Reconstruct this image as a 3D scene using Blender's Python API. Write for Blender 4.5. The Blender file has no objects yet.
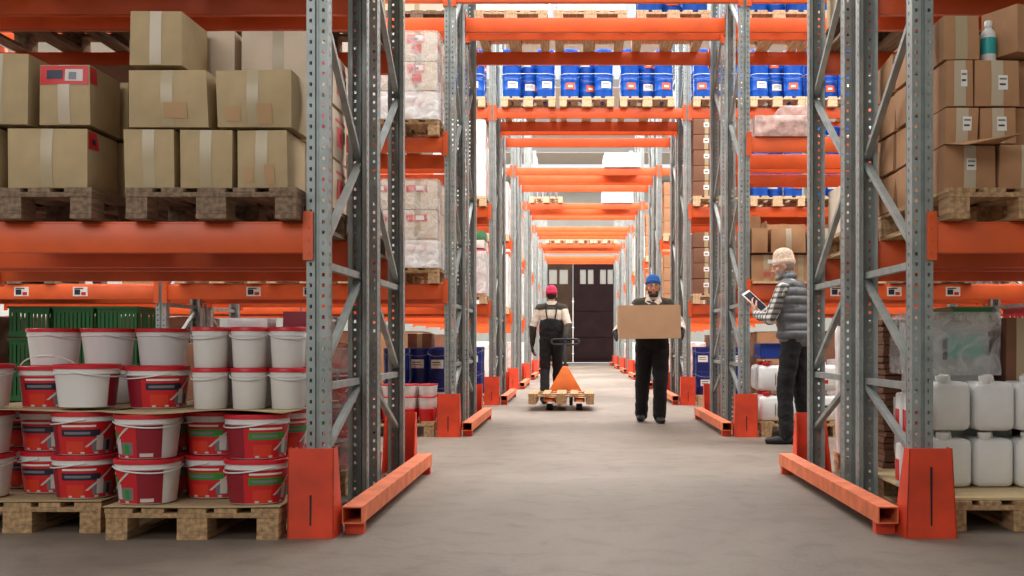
import bpy, bmesh, math, random
from mathutils import Vector, Matrix, noise as mnoise
R = random.Random(7)
PI = math.pi
C = bpy.context.scene.collection
CH = 0.90            # camera height
FPX = 1086.0
def P(x, y, D):      # photo pixel at depth D -> world point (only used to read off positions)
    return ((x - 575.5) * D / FPX, D, CH - (y - 343.4) * D / FPX)

# ------------------------------------------------------------------ colours / materials
def lin(c):
    c = c / 255.0
    return c / 12.92 if c <= 0.04045 else ((c + 0.055) / 1.055) ** 2.4
def col(r, g, b): return (lin(r), lin(g), lin(b), 1)
MATS = {}
def mat(name, rgb, rough=0.6, metal=0.0, var=0.0, scale=6.0, bump=0.0, bscale=40.0, stretch=None, rgb2=None, spec=None):
    if name in MATS: return MATS[name]
    m = bpy.data.materials.new(name); m.use_nodes = True
    nt = m.node_tree; b = nt.nodes['Principled BSDF']
    b.inputs['Base Color'].default_value = col(*rgb)
    b.inputs['Roughness'].default_value = rough
    b.inputs['Metallic'].default_value = metal
    if spec is not None: b.inputs['Specular IOR Level'].default_value = spec
    if var or bump or rgb2:
        tc = nt.nodes.new('ShaderNodeTexCoord'); mp = nt.nodes.new('ShaderNodeMapping')
        nt.links.new(tc.outputs['Object'], mp.inputs['Vector'])
        if stretch: mp.inputs['Scale'].default_value = stretch
    if var or rgb2:
        n = nt.nodes.new('ShaderNodeTexNoise'); n.inputs['Scale'].default_value = scale; n.inputs['Detail'].default_value = 5
        nt.links.new(mp.outputs['Vector'], n.inputs['Vector'])
        r = nt.nodes.new('ShaderNodeValToRGB')
        c1 = [max(0, v * (1 - var)) for v in rgb]; c2 = rgb2 or [min(255, v * (1 + var)) for v in rgb]
        r.color_ramp.elements[0].position = 0.32; r.color_ramp.elements[1].position = 0.68
        r.color_ramp.elements[0].color = col(*c1); r.color_ramp.elements[1].color = col(*c2)
        nt.links.new(n.outputs['Fac'], r.inputs['Fac']); nt.links.new(r.outputs['Color'], b.inputs['Base Color'])
    if bump:
        n2 = nt.nodes.new('ShaderNodeTexNoise'); n2.inputs['Scale'].default_value = bscale; n2.inputs['Detail'].default_value = 4
        nt.links.new(mp.outputs['Vector'], n2.inputs['Vector'])
        bp = nt.nodes.new('ShaderNodeBump'); bp.inputs['Strength'].default_value = bump; bp.inputs['Distance'].default_value = 0.01
        nt.links.new(n2.outputs['Fac'], bp.inputs['Height']); nt.links.new(bp.outputs['Normal'], b.inputs['Normal'])
    MATS[name] = m
    return m
def film_mat(name, rgb, lo, hi, scale=9.0):
    m = bpy.data.materials.new(name); m.use_nodes = True
    nt = m.node_tree; b = nt.nodes['Principled BSDF']; out = nt.nodes['Material Output']
    b.inputs['Base Color'].default_value = col(*rgb); b.inputs['Roughness'].default_value = 0.22
    t = nt.nodes.new('ShaderNodeBsdfTransparent'); mx = nt.nodes.new('ShaderNodeMixShader')
    tc = nt.nodes.new('ShaderNodeTexCoord'); n = nt.nodes.new('ShaderNodeTexNoise')
    n.inputs['Scale'].default_value = scale; n.inputs['Detail'].default_value = 3; n.inputs['Distortion'].default_value = 1.2
    nt.links.new(tc.outputs['Object'], n.inputs['Vector'])
    mr = nt.nodes.new('ShaderNodeMapRange'); mr.inputs['From Min'].default_value = .35; mr.inputs['From Max'].default_value = .65
    mr.inputs['To Min'].default_value = lo; mr.inputs['To Max'].default_value = hi
    nt.links.new(n.outputs['Fac'], mr.inputs['Value']); nt.links.new(mr.outputs['Result'], mx.inputs['Fac'])
    bp = nt.nodes.new('ShaderNodeBump'); bp.inputs['Strength'].default_value = .6; bp.inputs['Distance'].default_value = .02
    nt.links.new(n.outputs['Fac'], bp.inputs['Height']); nt.links.new(bp.outputs['Normal'], b.inputs['Normal'])
    nt.links.new(t.outputs[0], mx.inputs[1]); nt.links.new(b.outputs[0], mx.inputs[2]); nt.links.new(mx.outputs[0], out.inputs['Surface'])
    MATS[name] = m; return m

M = {}
M['orange'] = mat('orange_paint', (224, 93, 40), .42, var=.07, scale=3)
M['orange_guard'] = mat('orange_guard_paint', (216, 66, 34), .5, var=.10, scale=5)
M['rail'] = mat('scuffed_rail_paint', (226, 118, 74), .55, var=.10, scale=9)
M['steel'] = mat('galvanised_steel', (150, 157, 155), .5, .4, var=.07, scale=9)
M['steel_dark'] = mat('dull_steel', (120, 126, 128), .5, .55, var=.15, scale=12)
M['black'] = mat('black_rubber', (22, 22, 24), .6)
M['kraft'] = mat('kraft_cardboard', (180, 157, 120), .85, var=.05, scale=5)
M['kraft_b'] = mat('brown_cardboard', (176, 131, 94), .85, var=.05, scale=5)
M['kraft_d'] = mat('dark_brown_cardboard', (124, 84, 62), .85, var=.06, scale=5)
M['kraft_p'] = mat('pale_cardboard', (222, 202, 180), .8, var=.04, scale=5)
M['tape'] = mat('packing_tape', (176, 158, 126), .35)
M['tape_l'] = mat('pale_packing_tape', (190, 174, 150), .35)
M['print_r'] = mat('faint_orange_print', (184, 148, 110), .85)
M['wood'] = mat('pallet_wood', (176, 142, 104), .85, var=.2, scale=7, bump=.4, bscale=60, stretch=(6, .6, 6))
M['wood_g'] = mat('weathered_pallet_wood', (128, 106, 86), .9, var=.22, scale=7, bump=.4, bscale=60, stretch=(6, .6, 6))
M['wood_p'] = mat('pale_pallet_wood', (205, 176, 140), .85, var=.14, scale=7, stretch=(6, .6, 6))
M['white'] = mat('white_plastic', (226, 224, 222), .38, var=.02)
M['white_can'] = mat('natural_white_plastic', (232, 232, 230), .42, var=.03)
M['red_lid'] = mat('red_rim_plastic', (204, 30, 44), .4)
M['red'] = mat('red_label_print', (205, 28, 36), .45)
M['red_d'] = mat('dark_red_label_print', (142, 22, 40), .45)
M['orange_l'] = mat('orange_label_print', (228, 92, 36), .45)
M['green_l'] = mat('green_label_print', (44, 140, 50), .45)
M['navy_l'] = mat('navy_label_print', (30, 32, 58), .45)
M['pale_l'] = mat('pale_label_print', (206, 196, 190), .45)
M['grey_l'] = mat('grey_label_print', (120, 118, 124), .45)
M['paper'] = mat('white_paper', (232, 230, 224), .7)
M['ink'] = mat('dark_ink', (60, 58, 62), .7)
M['teal_l'] = mat('teal_label_print', (40, 160, 160), .45)
M['blue'] = mat('blue_drum_plastic', (20, 86, 186), .32, var=.05)
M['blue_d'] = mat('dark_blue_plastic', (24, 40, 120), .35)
M['faded_r'] = mat('faded_red_print', (182, 92, 76), .8); M['faded_p'] = mat('faded_pink_print', (184, 126, 98), .8)
M['pink_l'] = mat('pink_label_print', (232, 110, 110), .6)
M['sack_r'] = mat('red_printed_sack', (190, 60, 66), .6, var=.1)
M['sack_g'] = mat('green_printed_sack', (70, 130, 84), .6, var=.1)
M['sack_w'] = mat('pale_woven_sack', (226, 216, 208), .65, var=.05)
M['wall'] = mat('painted_wall', (160, 160, 154), .8, var=.03, scale=1)
M['ceil'] = mat('ceiling_paint', (196, 196, 190), .8)
M['gate'] = mat('brown_gate_paint', (66, 52, 42), .9, var=.1, scale=2, spec=.1)
M['orange_s'] = mat('scarlet_label_print', (214, 58, 34), .45)
M['gate_d'] = mat('dark_gate_paint', (42, 28, 29), .9, var=.1, scale=2, spec=.1)
M['pane'] = mat('frosted_pane', (150, 148, 140), .3)
M['film'] = film_mat('clear_stretch_film', (240, 238, 238), .10, .5)
M['film_w'] = film_mat('milky_stretch_film', (242, 240, 240), .55, .95)
M['skin'] = mat('skin_tan', (176, 122, 96), .55)

# ------------------------------------------------------------------ mesh builder
class MB:
    def __init__(s): s.v = []; s.f = []; s.m = []
    def add(s, vs, fs, mi=0):
        o = len(s.v); s.v += [tuple(p) for p in vs]
        for f in fs: s.f.append(tuple(i + o for i in f)); s.m.append(mi)
    def box(s, x0, x1, y0, y1, z0, z1, mi=0):
        s.add([(x0,y0,z0),(x1,y0,z0),(x1,y1,z0),(x0,y1,z0),(x0,y0,z1),(x1,y0,z1),(x1,y1,z1),(x0,y1,z1)],
              [(3,2,1,0),(4,5,6,7),(0,1,5,4),(1,2,6,5),(2,3,7,6),(3,0,4,7)], mi)
    def bar(s, a, b, w, h, mi=0, up=(0, 0, 1)):
        a = Vector(a); b = Vector(b); d = (b - a).normalized(); u = Vector(up)
        if abs(d.dot(u)) > .95: u = Vector((1, 0, 0))
        x = d.cross(u).normalized(); z = x.cross(d)
        vs = []
        for p in (a, b):
            for sx, sz in ((-1,-1),(1,-1),(1,1),(-1,1)): vs.append(p + x*sx*w/2 + z*sz*h/2)
        s.add(vs, [(3,2,1,0),(4,5,6,7),(0,1,5,4),(1,2,6,5),(2,3,7,6),(3,0,4,7)], mi)
    def tube(s, path, r, n=8, mi=0, closed=False):
        path = [Vector(p) for p in path]; k = len(path); vs = []; fs = []
        px = None
        for i, p in enumerate(path):
            if closed: d = path[(i+1) % k] - path[i-1]
            else: d = path[min(i+1, k-1)] - path[max(i-1, 0)]
            d.normalize()
            if px is None:
                u = Vector((0,0,1)) if abs(d.z) < .9 else Vector((1,0,0))
                px = d.cross(u).normalized()
            else: px = (px - d * px.dot(d)).normalized()
            pz = d.cross(px); rr = r[i] if isinstance(r, (list, tuple)) else r
            for j in range(n):
                t = 2*PI*j/n; vs.append(p + px*math.cos(t)*rr + pz*math.sin(t)*rr)
        for i in range(k if closed else k-1):
            for j in range(n):
                a = i*n + j; b = i*n + (j+1) % n; c = ((i+1) % k)*n
                fs.append((a, b, c + (j+1) % n, c + j))
        if not closed: fs += [tuple(range(n-1, -1, -1)), tuple(range((k-1)*n, k*n))]
        s.add(vs, fs, mi)
    def lathe(s, prof, n=24, mi=0, foot=None, cap0=True, cap1=True):
        vs = []; fs = []
        for r, z in prof:
            for j in range(n):
                t = 2*PI*j/n
                q = foot(t) if foot else 1.0
                vs.append((math.cos(t)*r*q, math.sin(t)*r*q, z))
        for i in range(len(prof)-1):
            for j in range(n):
                fs.append((i*n+j, i*n+(j+1) % n, (i+1)*n+(j+1) % n, (i+1)*n+j))
        if cap0: fs.append(tuple(range(n-1, -1, -1)))
        if cap1: fs.append(tuple(range((len(prof)-1)*n, len(prof)*n)))
        s.add(vs, fs, mi)
    def grid(s, fn, nu, nv, mi=0):
        vs = [fn(i/nu, j/nv) for j in range(nv+1) for i in range(nu+1)]
        s.add(vs, [(j*(nu+1)+i, j*(nu+1)+i+1, (j+1)*(nu+1)+i+1, (j+1)*(nu+1)+i) for j in range(nv) for i in range(nu)], mi)
    def mesh(s, name, mats, bevel=0, smooth=35, thick=0, weld=False):
        me = bpy.data.meshes.new(name); me.from_pydata(s.v, [], s.f); me.update()
        for m in (mats if isinstance(mats, (list, tuple)) else [mats]): me.materials.append(m)
        me.polygons.foreach_set('material_index', s.m)
        if bevel or thick or weld:
            bm = bmesh.new(); bm.from_mesh(me)
            if weld: bmesh.ops.remove_doubles(bm, verts=bm.verts, dist=1e-5)
            if thick: bmesh.ops.solidify(bm, geom=bm.faces[:], thickness=thick)
            if bevel:
                es = [e for e in bm.edges if len(e.link_faces) == 2 and e.calc_face_angle(0) > .6]
                bmesh.ops.bevel(bm, geom=es, offset=bevel, segments=2, profile=.5, affect='EDGES', clamp_overlap=True)
            bm.to_mesh(me); bm.free()
        if smooth:
            me.polygons.foreach_set('use_smooth', [True]*len(me.polygons)); me.set_sharp_from_angle(angle=math.radians(smooth))
        me.update()
        return me

def obj(name, me, parent=None, loc=(0,0,0), rz=0, label=None):
    o = bpy.data.objects.new(name, me); C.objects.link(o)
    o.parent = parent; o.location = loc; o.rotation_euler = (0, 0, rz)
    if label: o['label'] = label
    return o
LABELS = {}
def tag(o, label, cat, group=None, kind=None):
    o['label'] = label; o['category'] = cat
    if group: o['group'] = group
    o['kind'] = kind or 'thing'
    LABELS.setdefault(label, []).append((o.name, group))
    nw = len(label.split())
    if nw < 4 or nw > 16: print('LABEL WORDS', nw, label)
    return o
def struct(name, me, loc=(0,0,0), label=None):
    o = obj(name, me, None, loc); o['kind'] = 'structure'
    return o
def empty(name, loc=(0,0,0), rz=0):
    o = bpy.data.objects.new(name, None); C.objects.link(o); o.location = loc; o.rotation_euler = (0,0,rz); o.empty_display_size = .1
    return o
KIDS = {}
def copy_tree(o, parent=None):
    c = o.copy(); C.objects.link(c); c.parent = parent
    for ch in KIDS.get(o.name, ()):
        KIDS.setdefault(c.name, []).append(copy_tree(ch, c))
    return c
class Proto:
    """A thing built once; each further place() is a copy of the thing and of each of its parts."""
    def __init__(s, name, cat, own=None, parts=()):
        s.name, s.cat, s.own, s.parts, s.first = name, cat, own, parts, None
    def place(s, loc, label, rz=0, group=None, rx=0, ry=0):
        if s.first is None:
            o = obj(s.name, s.own) if s.own else empty(s.name)
            for pn, me, lab, subs in s.parts:
                ch = obj(pn, me, o, label=lab); KIDS.setdefault(o.name, []).append(ch)
                for sn, sm, sl in subs:
                    g = obj(sn, sm, ch, label=sl); KIDS.setdefault(ch.name, []).append(g)
            s.first = o
        else: o = copy_tree(s.first)
        o.location = loc; o.rotation_euler = (rx, ry, rz)
        if 'group' in o: del o['group']
        return tag(o, label, s.cat, group)
def part(n, me, lab=None, subs=()): return (n, me, lab, subs)
ORD = ['nearest', 'second', 'third', 'fourth', 'fifth', 'sixth', 'seventh', 'farthest']
# ------------------------------------------------------------------ rows and setting
Y0, PITCH = 5.13, 5.40
XL, XR, BW = -1.221, 1.64, 2.80
L1, L2, L3 = 1.478, 2.905, 4.355
PO = (0.0, .95, 1.29, 2.30)          # post fronts inside a row
def RY(k): return Y0 + PITCH * k
WX, YB, YE, ZC = 17.0, -3.0, 50.0, 8.4
def slab(x0, x1, y0, y1, z0, z1): 
    b = MB(); b.box(x0, x1, y0, y1, z0, z1); return b
fm = bpy.data.materials.new('concrete_floor'); fm.use_nodes = True; MATS['concrete_floor'] = fm
nt = fm.node_tree; bs = nt.nodes['Principled BSDF']; bs.inputs['Roughness'].default_value = .62
tc = nt.nodes.new('ShaderNodeTexCoord')
def nz(scale, det, dist=0, st=None):
    n = nt.nodes.new('ShaderNodeTexNoise'); n.inputs['Scale'].default_value = scale; n.inputs['Detail'].default_value = det; n.inputs['Distortion'].default_value = dist
    mp = nt.nodes.new('ShaderNodeMapping'); nt.links.new(tc.outputs['Object'], mp.inputs['Vector'])
    if st: mp.inputs['Scale'].default_value = st
    nt.links.new(mp.outputs[0], n.inputs['Vector']); return n
def ramp(n, stops):
    r = nt.nodes.new('ShaderNodeValToRGB'); e = r.color_ramp.elements
    e[0].position, e[0].color = stops[0]; e[1].position, e[1].color = stops[-1]
    for p_, c_ in stops[1:-1]:
        q = e.new(p_); q.color = c_
    nt.links.new(n.outputs['Fac'], r.inputs['Fac']); return r
r1 = ramp(nz(.55, 9, .6, (1, .55, 1)), [(.30, col(104, 92, 81)), (.5, col(128, 115, 102)), (.72, col(148, 136, 122))])
r2 = ramp(nz(5.5, 13, .5), [(.30, (.70, .68, .65, 1)), (.50, (.96, .96, .96, 1)), (.75, (1.0, 1.0, 1.0, 1))])
r3 = ramp(nz(60, 4), [(.3, (.86, .86, .86, 1)), (.7, (1, 1, 1, 1))])
def mul(a, b, f=1.0):
    m = nt.nodes.new('ShaderNodeMix'); m.data_type = 'RGBA'; m.blend_type = 'MULTIPLY'; m.inputs['Factor'].default_value = f
    nt.links.new(a, m.inputs['A']); nt.links.new(b, m.inputs['B']); return m.outputs['Result']
cc = mul(mul(r1.outputs[0], r2.outputs[0], .7), r3.outputs[0], .9)
nt.links.new(cc, bs.inputs['Base Color'])
bp = nt.nodes.new('ShaderNodeBump'); bp.inputs['Strength'].default_value = .25; bp.inputs['Distance'].default_value = .01
nt.links.new(nz(25, 6).outputs['Fac'], bp.inputs['Height']); nt.links.new(bp.outputs[0], bs.inputs['Normal'])
struct('floor', slab(-WX, WX, YB, YE + .2, -.2, 0).mesh('floor', fm, smooth=0))
struct('wall_left', slab(-WX-.2, -WX, YB, YE, 0, ZC).mesh('wall_left', M['wall'], smooth=0))
struct('wall_right', slab(WX, WX+.2, YB, YE, 0, ZC).mesh('wall_right', M['wall'], smooth=0))
wf = MB(); wx0, wx1, wz0, wz1 = -7.5, -1.0, 3.6, 6.6
wf.box(-WX-.2, wx0, YB-.2, YB, 0, ZC); wf.box(wx1, WX+.2, YB-.2, YB, 0, ZC); wf.box(wx0, wx1, YB-.2, YB, 0, wz0); wf.box(wx0, wx1, YB-.2, YB, wz1, ZC)
struct('wall_front', wf.mesh('wall_front', M['wall'], smooth=0))
wn_ = MB(); wn_.box(wx0, wx1, YB-.14, YB-.06, wz0, wz0+.06); wn_.box(wx0, wx1, YB-.14, YB-.06, wz1-.06, wz1)  # unseen window behind the camera, added for the frontal fill light
for q in range(5):
    xx = wx0 + (wx1 - wx0 - .06)*q/4; wn_.box(xx, xx+.06, YB-.14, YB-.06, wz0+.06, wz1-.06)
struct('added_window_1', wn_.mesh('added_window_1', M['steel'], smooth=0))
GX0, GX1, GZ = P(545, 0, YE)[0], P(616, 0, YE)[0], 4.62
wb = MB(); wb.box(-WX-.2, GX0, YE, YE+.2, 0, ZC); wb.box(GX1, WX+.2, YE, YE+.2, 0, ZC); wb.box(GX0, GX1, YE, YE+.2, GZ, ZC)
struct('wall_back', wb.mesh('wall_back', M['wall'], smooth=0))
# ceiling: solid bands over the racks, long skylight openings over the aisles
cb = MB(); aisles = [RY(k) - 1.55 for k in range(0, 9)]
ys = [YB - .2]
for a in aisles: ys += [a - 1.3, a + 1.3]
ys.append(YE + .2)
for i in range(0, len(ys), 2): cb.box(-WX-.2, WX+.2, ys[i], ys[i+1], ZC, ZC + .25)
struct('ceiling', cb.mesh('ceiling', M['ceil'], smooth=0))
# gate in the far wall
def gate():
    split = P(573, 0, YE)[0]
    g = empty('door_1'); g['kind'] = 'structure'; g['label'] = 'tall brown double gate with small windows in far wall'
    y0, y1 = YE - .02, YE + .10
    for nm, xa, xb, m, wins in (('door_leaf', GX0 + .02, split - .01, 'gate', ((549, 557), (559.5, 568))), ('door_leaf', split + .01, GX1 - .02, 'gate_d', ((580, 586), (587.8, 593.5), (600, 606), (607.5, 613)))):
        z0, z1 = P(0, 284, YE)[2], P(0, 269.5, YE)[2]
        wx = [(P(a, 0, YE)[0], P(b, 0, YE)[0]) for a, b in wins]
        b = MB(); b.box(xa, xb, y0, y1, .03, z0); b.box(xa, xb, y0, y1, z1, GZ - .05)
        e = [xa] + [q for w in wx for q in w] + [xb]
        for i in range(0, len(e), 2): b.box(e[i], e[i+1], y0, y1, z0, z1)
        for zz in (.2, 1.2, 2.4):
            b.box(xa + .06, xb - .06, y0 - .03, y0, zz, zz + .10)
        lf = obj(nm, b.mesh(nm, M[m], smooth=0), g)
        for a, c in wx:
            q = MB(); q.box(a, c, y0 + .04, y0 + .06, z0, z1)
            obj('pane', q.mesh('pane', M['pane'], smooth=0), lf)
    b = MB(); b.tube([(split, y0 - .05, .05), (split, y0 - .05, 3.0)], .025, 8)
    for z in (.4, 1.6, 2.8): b.box(split - .05, split + .05, y0 - .06, y0, z, z + .06)
    obj('door_handle', b.mesh('door_handle', M['white']), g)
gate()

# ------------------------------------------------------------------ perforated posts, frames, beams, guards
def post_mesh(H=6.6):
    b = MB(); W, Dp, lip = .10, .085, .022
    def strip(o, du, width, cols):      # perforated strip; cols = [(centre, halfwidth)]
        o = Vector(o); du = Vector(du)
        us = [0.0]
        for c, h in cols: us += [c - h, c + h]
        us.append(width)
        p = .05; n = int(H / p); zs = [0.0]
        for i in range(n): zs += [i*p + .016, i*p + .033]
        zs.append(H)
        nu = len(us)
        vs = [o + du*u + Vector((0,0,z)) for z in zs for u in us]; fs = []
        for j in range(len(zs)-1):
            for i in range(nu-1):
                if j % 2 == 1 and i % 2 == 1: continue
                fs.append((j*nu+i, j*nu+i+1, (j+1)*nu+i+1, (j+1)*nu+i))
        b.add(vs, fs)
    # front web with a shallow central groove
    strip((-W/2, 0, 0), (1,0,0), .040, [(.020, .0065)])
    strip((W/2-.040, 0, 0), (1,0,0), .040, [(.020, .0065)])
    b.add([(-.010,0,0),(-.006,.010,0),(.006,.010,0),(.010,0,0),(-.010,0,H),(-.006,.010,H),(.006,.010,H),(.010,0,H)], [(0,1,5,4),(1,2,6,5),(2,3,7,6)])
    strip((-W/2, Dp, 0), (0,-1,0), Dp, [(.035, .0065)])
    strip((W/2, 0, 0), (0,1,0), Dp, [(.050, .0065)])
    b.add([(-W/2,Dp,0),(-W/2+lip,Dp,0),(-W/2+lip,Dp,H),(-W/2,Dp,H)], [(0,3,2,1)])
    b.add([(W/2,Dp,0),(W/2-lip,Dp,0),(W/2-lip,Dp,H),(W/2,Dp,H)], [(0,1,2,3)])
    return b.mesh('post', M['steel'], smooth=0, thick=.0025, weld=True)
POST = post_mesh()
def foot_mesh():
    b = MB(); b.box(-.075, .075, -.03, .115, 0, .008)
    for x, y in ((-.06,-.012),(.06,.098)): b.lathe([(.011,.008),(.011,.022)], 6)
    return b.mesh('base_plate', M['steel_dark'], smooth=0)
FOOT = foot_mesh()
ZIG = [(.66, .33), (.74, 1.24), (1.32, 1.90), (1.95, 2.55), (2.60, 3.20), (3.25, 3.85), (3.90, 4.50), (4.55, 5.15)]
def brace_meshes(flip):
    out = []; D = .95; ya, yb = .05, D + .02
    def Y(t): return (D + .085 - t) if flip else t
    for z in (.69, 1.28, 5.2):
        b = MB(); b.bar((0, Y(ya), z), (0, Y(yb), z), .032, .036, up=(0,0,1)); out.append(b.mesh('brace', M['steel'], smooth=0))
    for i, (p, q) in enumerate(ZIG):
        # even: rear p -> front q for the first, then alternate
        if i == 0: a, c = (0, Y(yb), p), (0, Y(ya), q)
        elif i % 2 == 1: a, c = (0, Y(ya), p), (0, Y(yb), q)
        else: a, c = (0, Y(yb) , p), (0, Y(ya), q)
        if i == 2: a, c = (0, Y(ya), p), (0, Y(yb), q)
        if i > 2: a, c = ((0, Y(yb), p), (0, Y(ya), q)) if i % 2 == 1 else ((0, Y(ya), p), (0, Y(yb), q))
        b = MB(); b.bar(a, c, .030, .034, up=(1,0,0)); out.append(b.mesh('brace', M['steel'], smooth=0))
    return out
def frame_proto(flip):
    pa = [part('post', POST), part('post', POST), part('base_plate', FOOT), part('base_plate', FOOT)] + [part('brace', m) for m in brace_meshes(flip)]
    pr = Proto('upright_frame', 'rack frame', None, pa); return pr
FR = [frame_proto(False), frame_proto(True)]
def set_frame(i, x, y, label):
    first = FR[i].first is None
    o = FR[i].place((x, y, 0), label, group='perforated upright frames of the racks')
    if first:
        k = KIDS[o.name]; k[1].location = (0, .95 + .085, 0); k[1].rotation_euler = (0, 0, PI); k[3].location = (0, .95, 0)
    return o
SIDE = [(XL, 'left of the aisle', 'left'), (XR, 'right of the aisle', 'right'), (XL - BW, 'one bay further left', 'l2'), (XR + BW, 'one bay further right', 'r2')]
for k in range(8):
    for x, ph, s in SIDE:
        if s in ('l2', 'r2') and (k == 0 or k > 3): continue
        for i, yo in ((0, 0), (1, PO[2])):
            lab = '%s grey perforated upright frame of %s rack row, %s' % (('front', 'rear')[i], ORD[k], ph if s in ('left', 'right') else ph)
            set_frame(i, x, RY(k) + yo, lab)

def beam_mesh(length):
    b = MB(); h, d = .15, .046; a = length/2 - .056
    # stepped box section
    pr = [(0, -h), (d, -h), (d, 0), (.020, 0), (.020, -.012), (0, -.012)]
    vs = [(-a, y, z) for y, z in pr] + [(a, y, z) for y, z in pr]
    n = len(pr); fs = [tuple(range(n)), tuple(range(2*n-1, n-1, -1))] + [(i, i+n, (i+1) % n + n, (i+1) % n) for i in range(n)]
    b.add(vs, fs); return b.mesh('beam', M['orange'], bevel=.004, smooth=40)
def conn_mesh(length):
    out = []
    for s in (-1, 1):
        b = MB(); x = s * (length/2 - .056)
        b.box(min(x, x - s*.008), max(x, x - s*.008), -.012, .060, -.185, .045)
        x2 = x + s*.040
        b.box(min(x, x2), max(x, x2), -.014, -.008, -.185, .045)
        for z in (-.15, -.09, -.03, .02): 
            b.bar((x + s*.018, -.018, z), (x + s*.018, -.012, z), .014, .014)
        out.append(b.mesh('end_connector', M['orange'], smooth=0))
    return out
def sticker_mesh():
    b = MB(); b.box(-.07, .07, -.003, -.0005, -.045, .045)
    b.box(-.055, .0, -.0045, -.003, -.03, .02, 1); b.box(.01, .055, -.0045, -.003, -.035, -.005, 2); b.box(-.055, .03, -.0045, -.003, .025, .036, 3)
    return b.mesh('sticker', [M['paper'], M['navy_l'], M['red'], M['ink']], smooth=0)
STK = sticker_mesh()
BP = {}
def set_beam(L, x, y, z, label, stick=(), rz=0):
    key = (round(L, 3), bool(stick))
    if key not in BP:
        ps = [part('end_connector', m) for m in conn_mesh(L)]
        if stick: ps += [part('sticker', STK, 'small white sticker')] * len(stick)
        BP[key] = Proto('shelf_beam', 'shelf beam', beam_mesh(L), ps)
    o = BP[key].place((x, y, z), label, rz=rz, group='orange shelf beams of the racks')
    if stick:
        for c, sx in zip(KIDS[o.name][2:], stick): c.location = (sx, 0, -.075)
    return o
BAYS = {'tunnel': ((XL + XR)/2, XR - XL, 'over the aisle'), 'l1': (XL - BW/2, BW, 'left of the aisle'), 'r1': (XR + BW/2, BW, 'right of the aisle'),
        'l2': (XL - BW*1.5, BW, 'second bay to left'), 'r2': (XR + BW*1.5, BW, 'second bay to right')}
LEV = {1: (L1, 'lowest'), 2: (L2, 'middle'), 3: (L3, 'upper')}
FACE = ['front', 'inner front', 'inner rear', 'rear']
for k in range(8):
    for bay, (bx, bl, ph) in BAYS.items():
        if bay in ('l2', 'r2') and (k == 0 or k > 2): continue
        for lv, (z, zn) in LEV.items():
            if bay == 'tunnel' and (lv < 3 or k == 0): continue
            if k == 0 and lv == 3: continue
            for f in range(4):
                if k > 2 and bay != 'tunnel' and f in (1, 2): continue
                y = RY(k) + PO[f] + (-.001 if f in (0, 2) else .086)
                st = (-.5, .05, .62) if (k == 1 and lv == 1 and f == 0 and bay in ('l1', 'l2', 'r1')) else ()
                o = set_beam(bl, bx, y, z, '%s orange beam at %s level of %s rack row, %s' % (FACE[f], zn, ORD[k], ph), st, 0 if f in (0, 2) else PI)
# guards at the tunnel-side foot of each row
def guard_parts(s, w0=.107, w1=.106):          # s=+1: rail lies on +x side of the post (left-hand racks)
    def corner(y0, dirn):
        b = MB(); t = .006; y = y0
        # front plate, slightly wider at the foot; two side cheeks that taper back
        H = .415
        def plate(vs): 
            n = len(vs)//2; b.add(vs, [(0,1,2,3), (7,6,5,4), (0,4,5,1), (1,5,6,2), (2,6,7,3), (3,7,4,0)])
        yf = y; yt = y + dirn*.012
        plate([(-w0,yf,0),(w0,yf,0),(w1,yt,H),(-w1,yt,H),(-w0,yf+dirn*t,0),(w0,yf+dirn*t,0),(w1,yt+dirn*t,H),(-w1,yt+dirn*t,H)])
        for q in (-1, 1):
            plate([(q*w0,yf,0),(q*(w0+.004),yf+dirn*.19,0),(q*(w1+.002),yt+dirn*.07,H),(q*w1,yt,H),
                   (q*(w0-t),yf,0),(q*(w0+.004-t),yf+dirn*.19,0),(q*(w1+.002-t),yt+dirn*.07,H),(q*(w1-t),yt,H)])
        b.box(-w0, w0, min(yf, yf+dirn*.07), max(yf, yf+dirn*.07), 0, .006)
        return b.mesh('corner_plate', M['orange_guard'], smooth=0)
    front, rear = corner(-.13, 1), corner(2.30 + .085 + .13, -1)
    sl = MB(); sl.box(-.004, .004, -.1285, -.1225, .06, .33 if w0 > .11 else .20); 
    slot = sl.mesh('slot', M['black'], smooth=0)
    r = MB(); xa = s*.175; w = .048; ya, yb = -.045, 2.43; za, zb = .055, .135; t = .006
    for x0, x1, z0, z1 in ((xa-w, xa+w, za, za+t), (xa-w, xa+w, zb-t, zb), (xa-w, xa-w+t, za+t, zb-t), (xa+w-t, xa+w, za+t, zb-t)):
        r.box(x0, x1, ya, yb, z0, z1)
    rail = r.mesh('rail', M['rail'], smooth=0)
    brk = []
    for y in (.03, 2.36):
        br = MB(); br.box(xa - .045, xa + .045, y - .03, y + .03, 0, .0545); brk.append(part('bracket', br.mesh('bracket', M['orange_guard'], smooth=0)))
    return [part('corner_plate', front, None, (('slot', slot, None),)), part('corner_plate', rear), part('rail', rail, 'scuffed pale orange tube rail')] + brk
GP = {1: Proto('rack_guard', 'rack guard', None, guard_parts(1)), -1: Proto('rack_guard', 'rack guard', None, guard_parts(-1)), -2: Proto('rack_guard', 'rack guard', None, guard_parts(-1, .118, .100))}
for k in range(8):
    for x, s, ph in ((XL, 1, 'left'), (XR, -1, 'right')):
        GP[-2 if s < 0 and k == 0 else s].place((x, RY(k), 0), 'orange steel foot guard with rail at %s rack row, %s side of aisle' % (ORD[k], ph), group='orange foot guards along the aisle')
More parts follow.
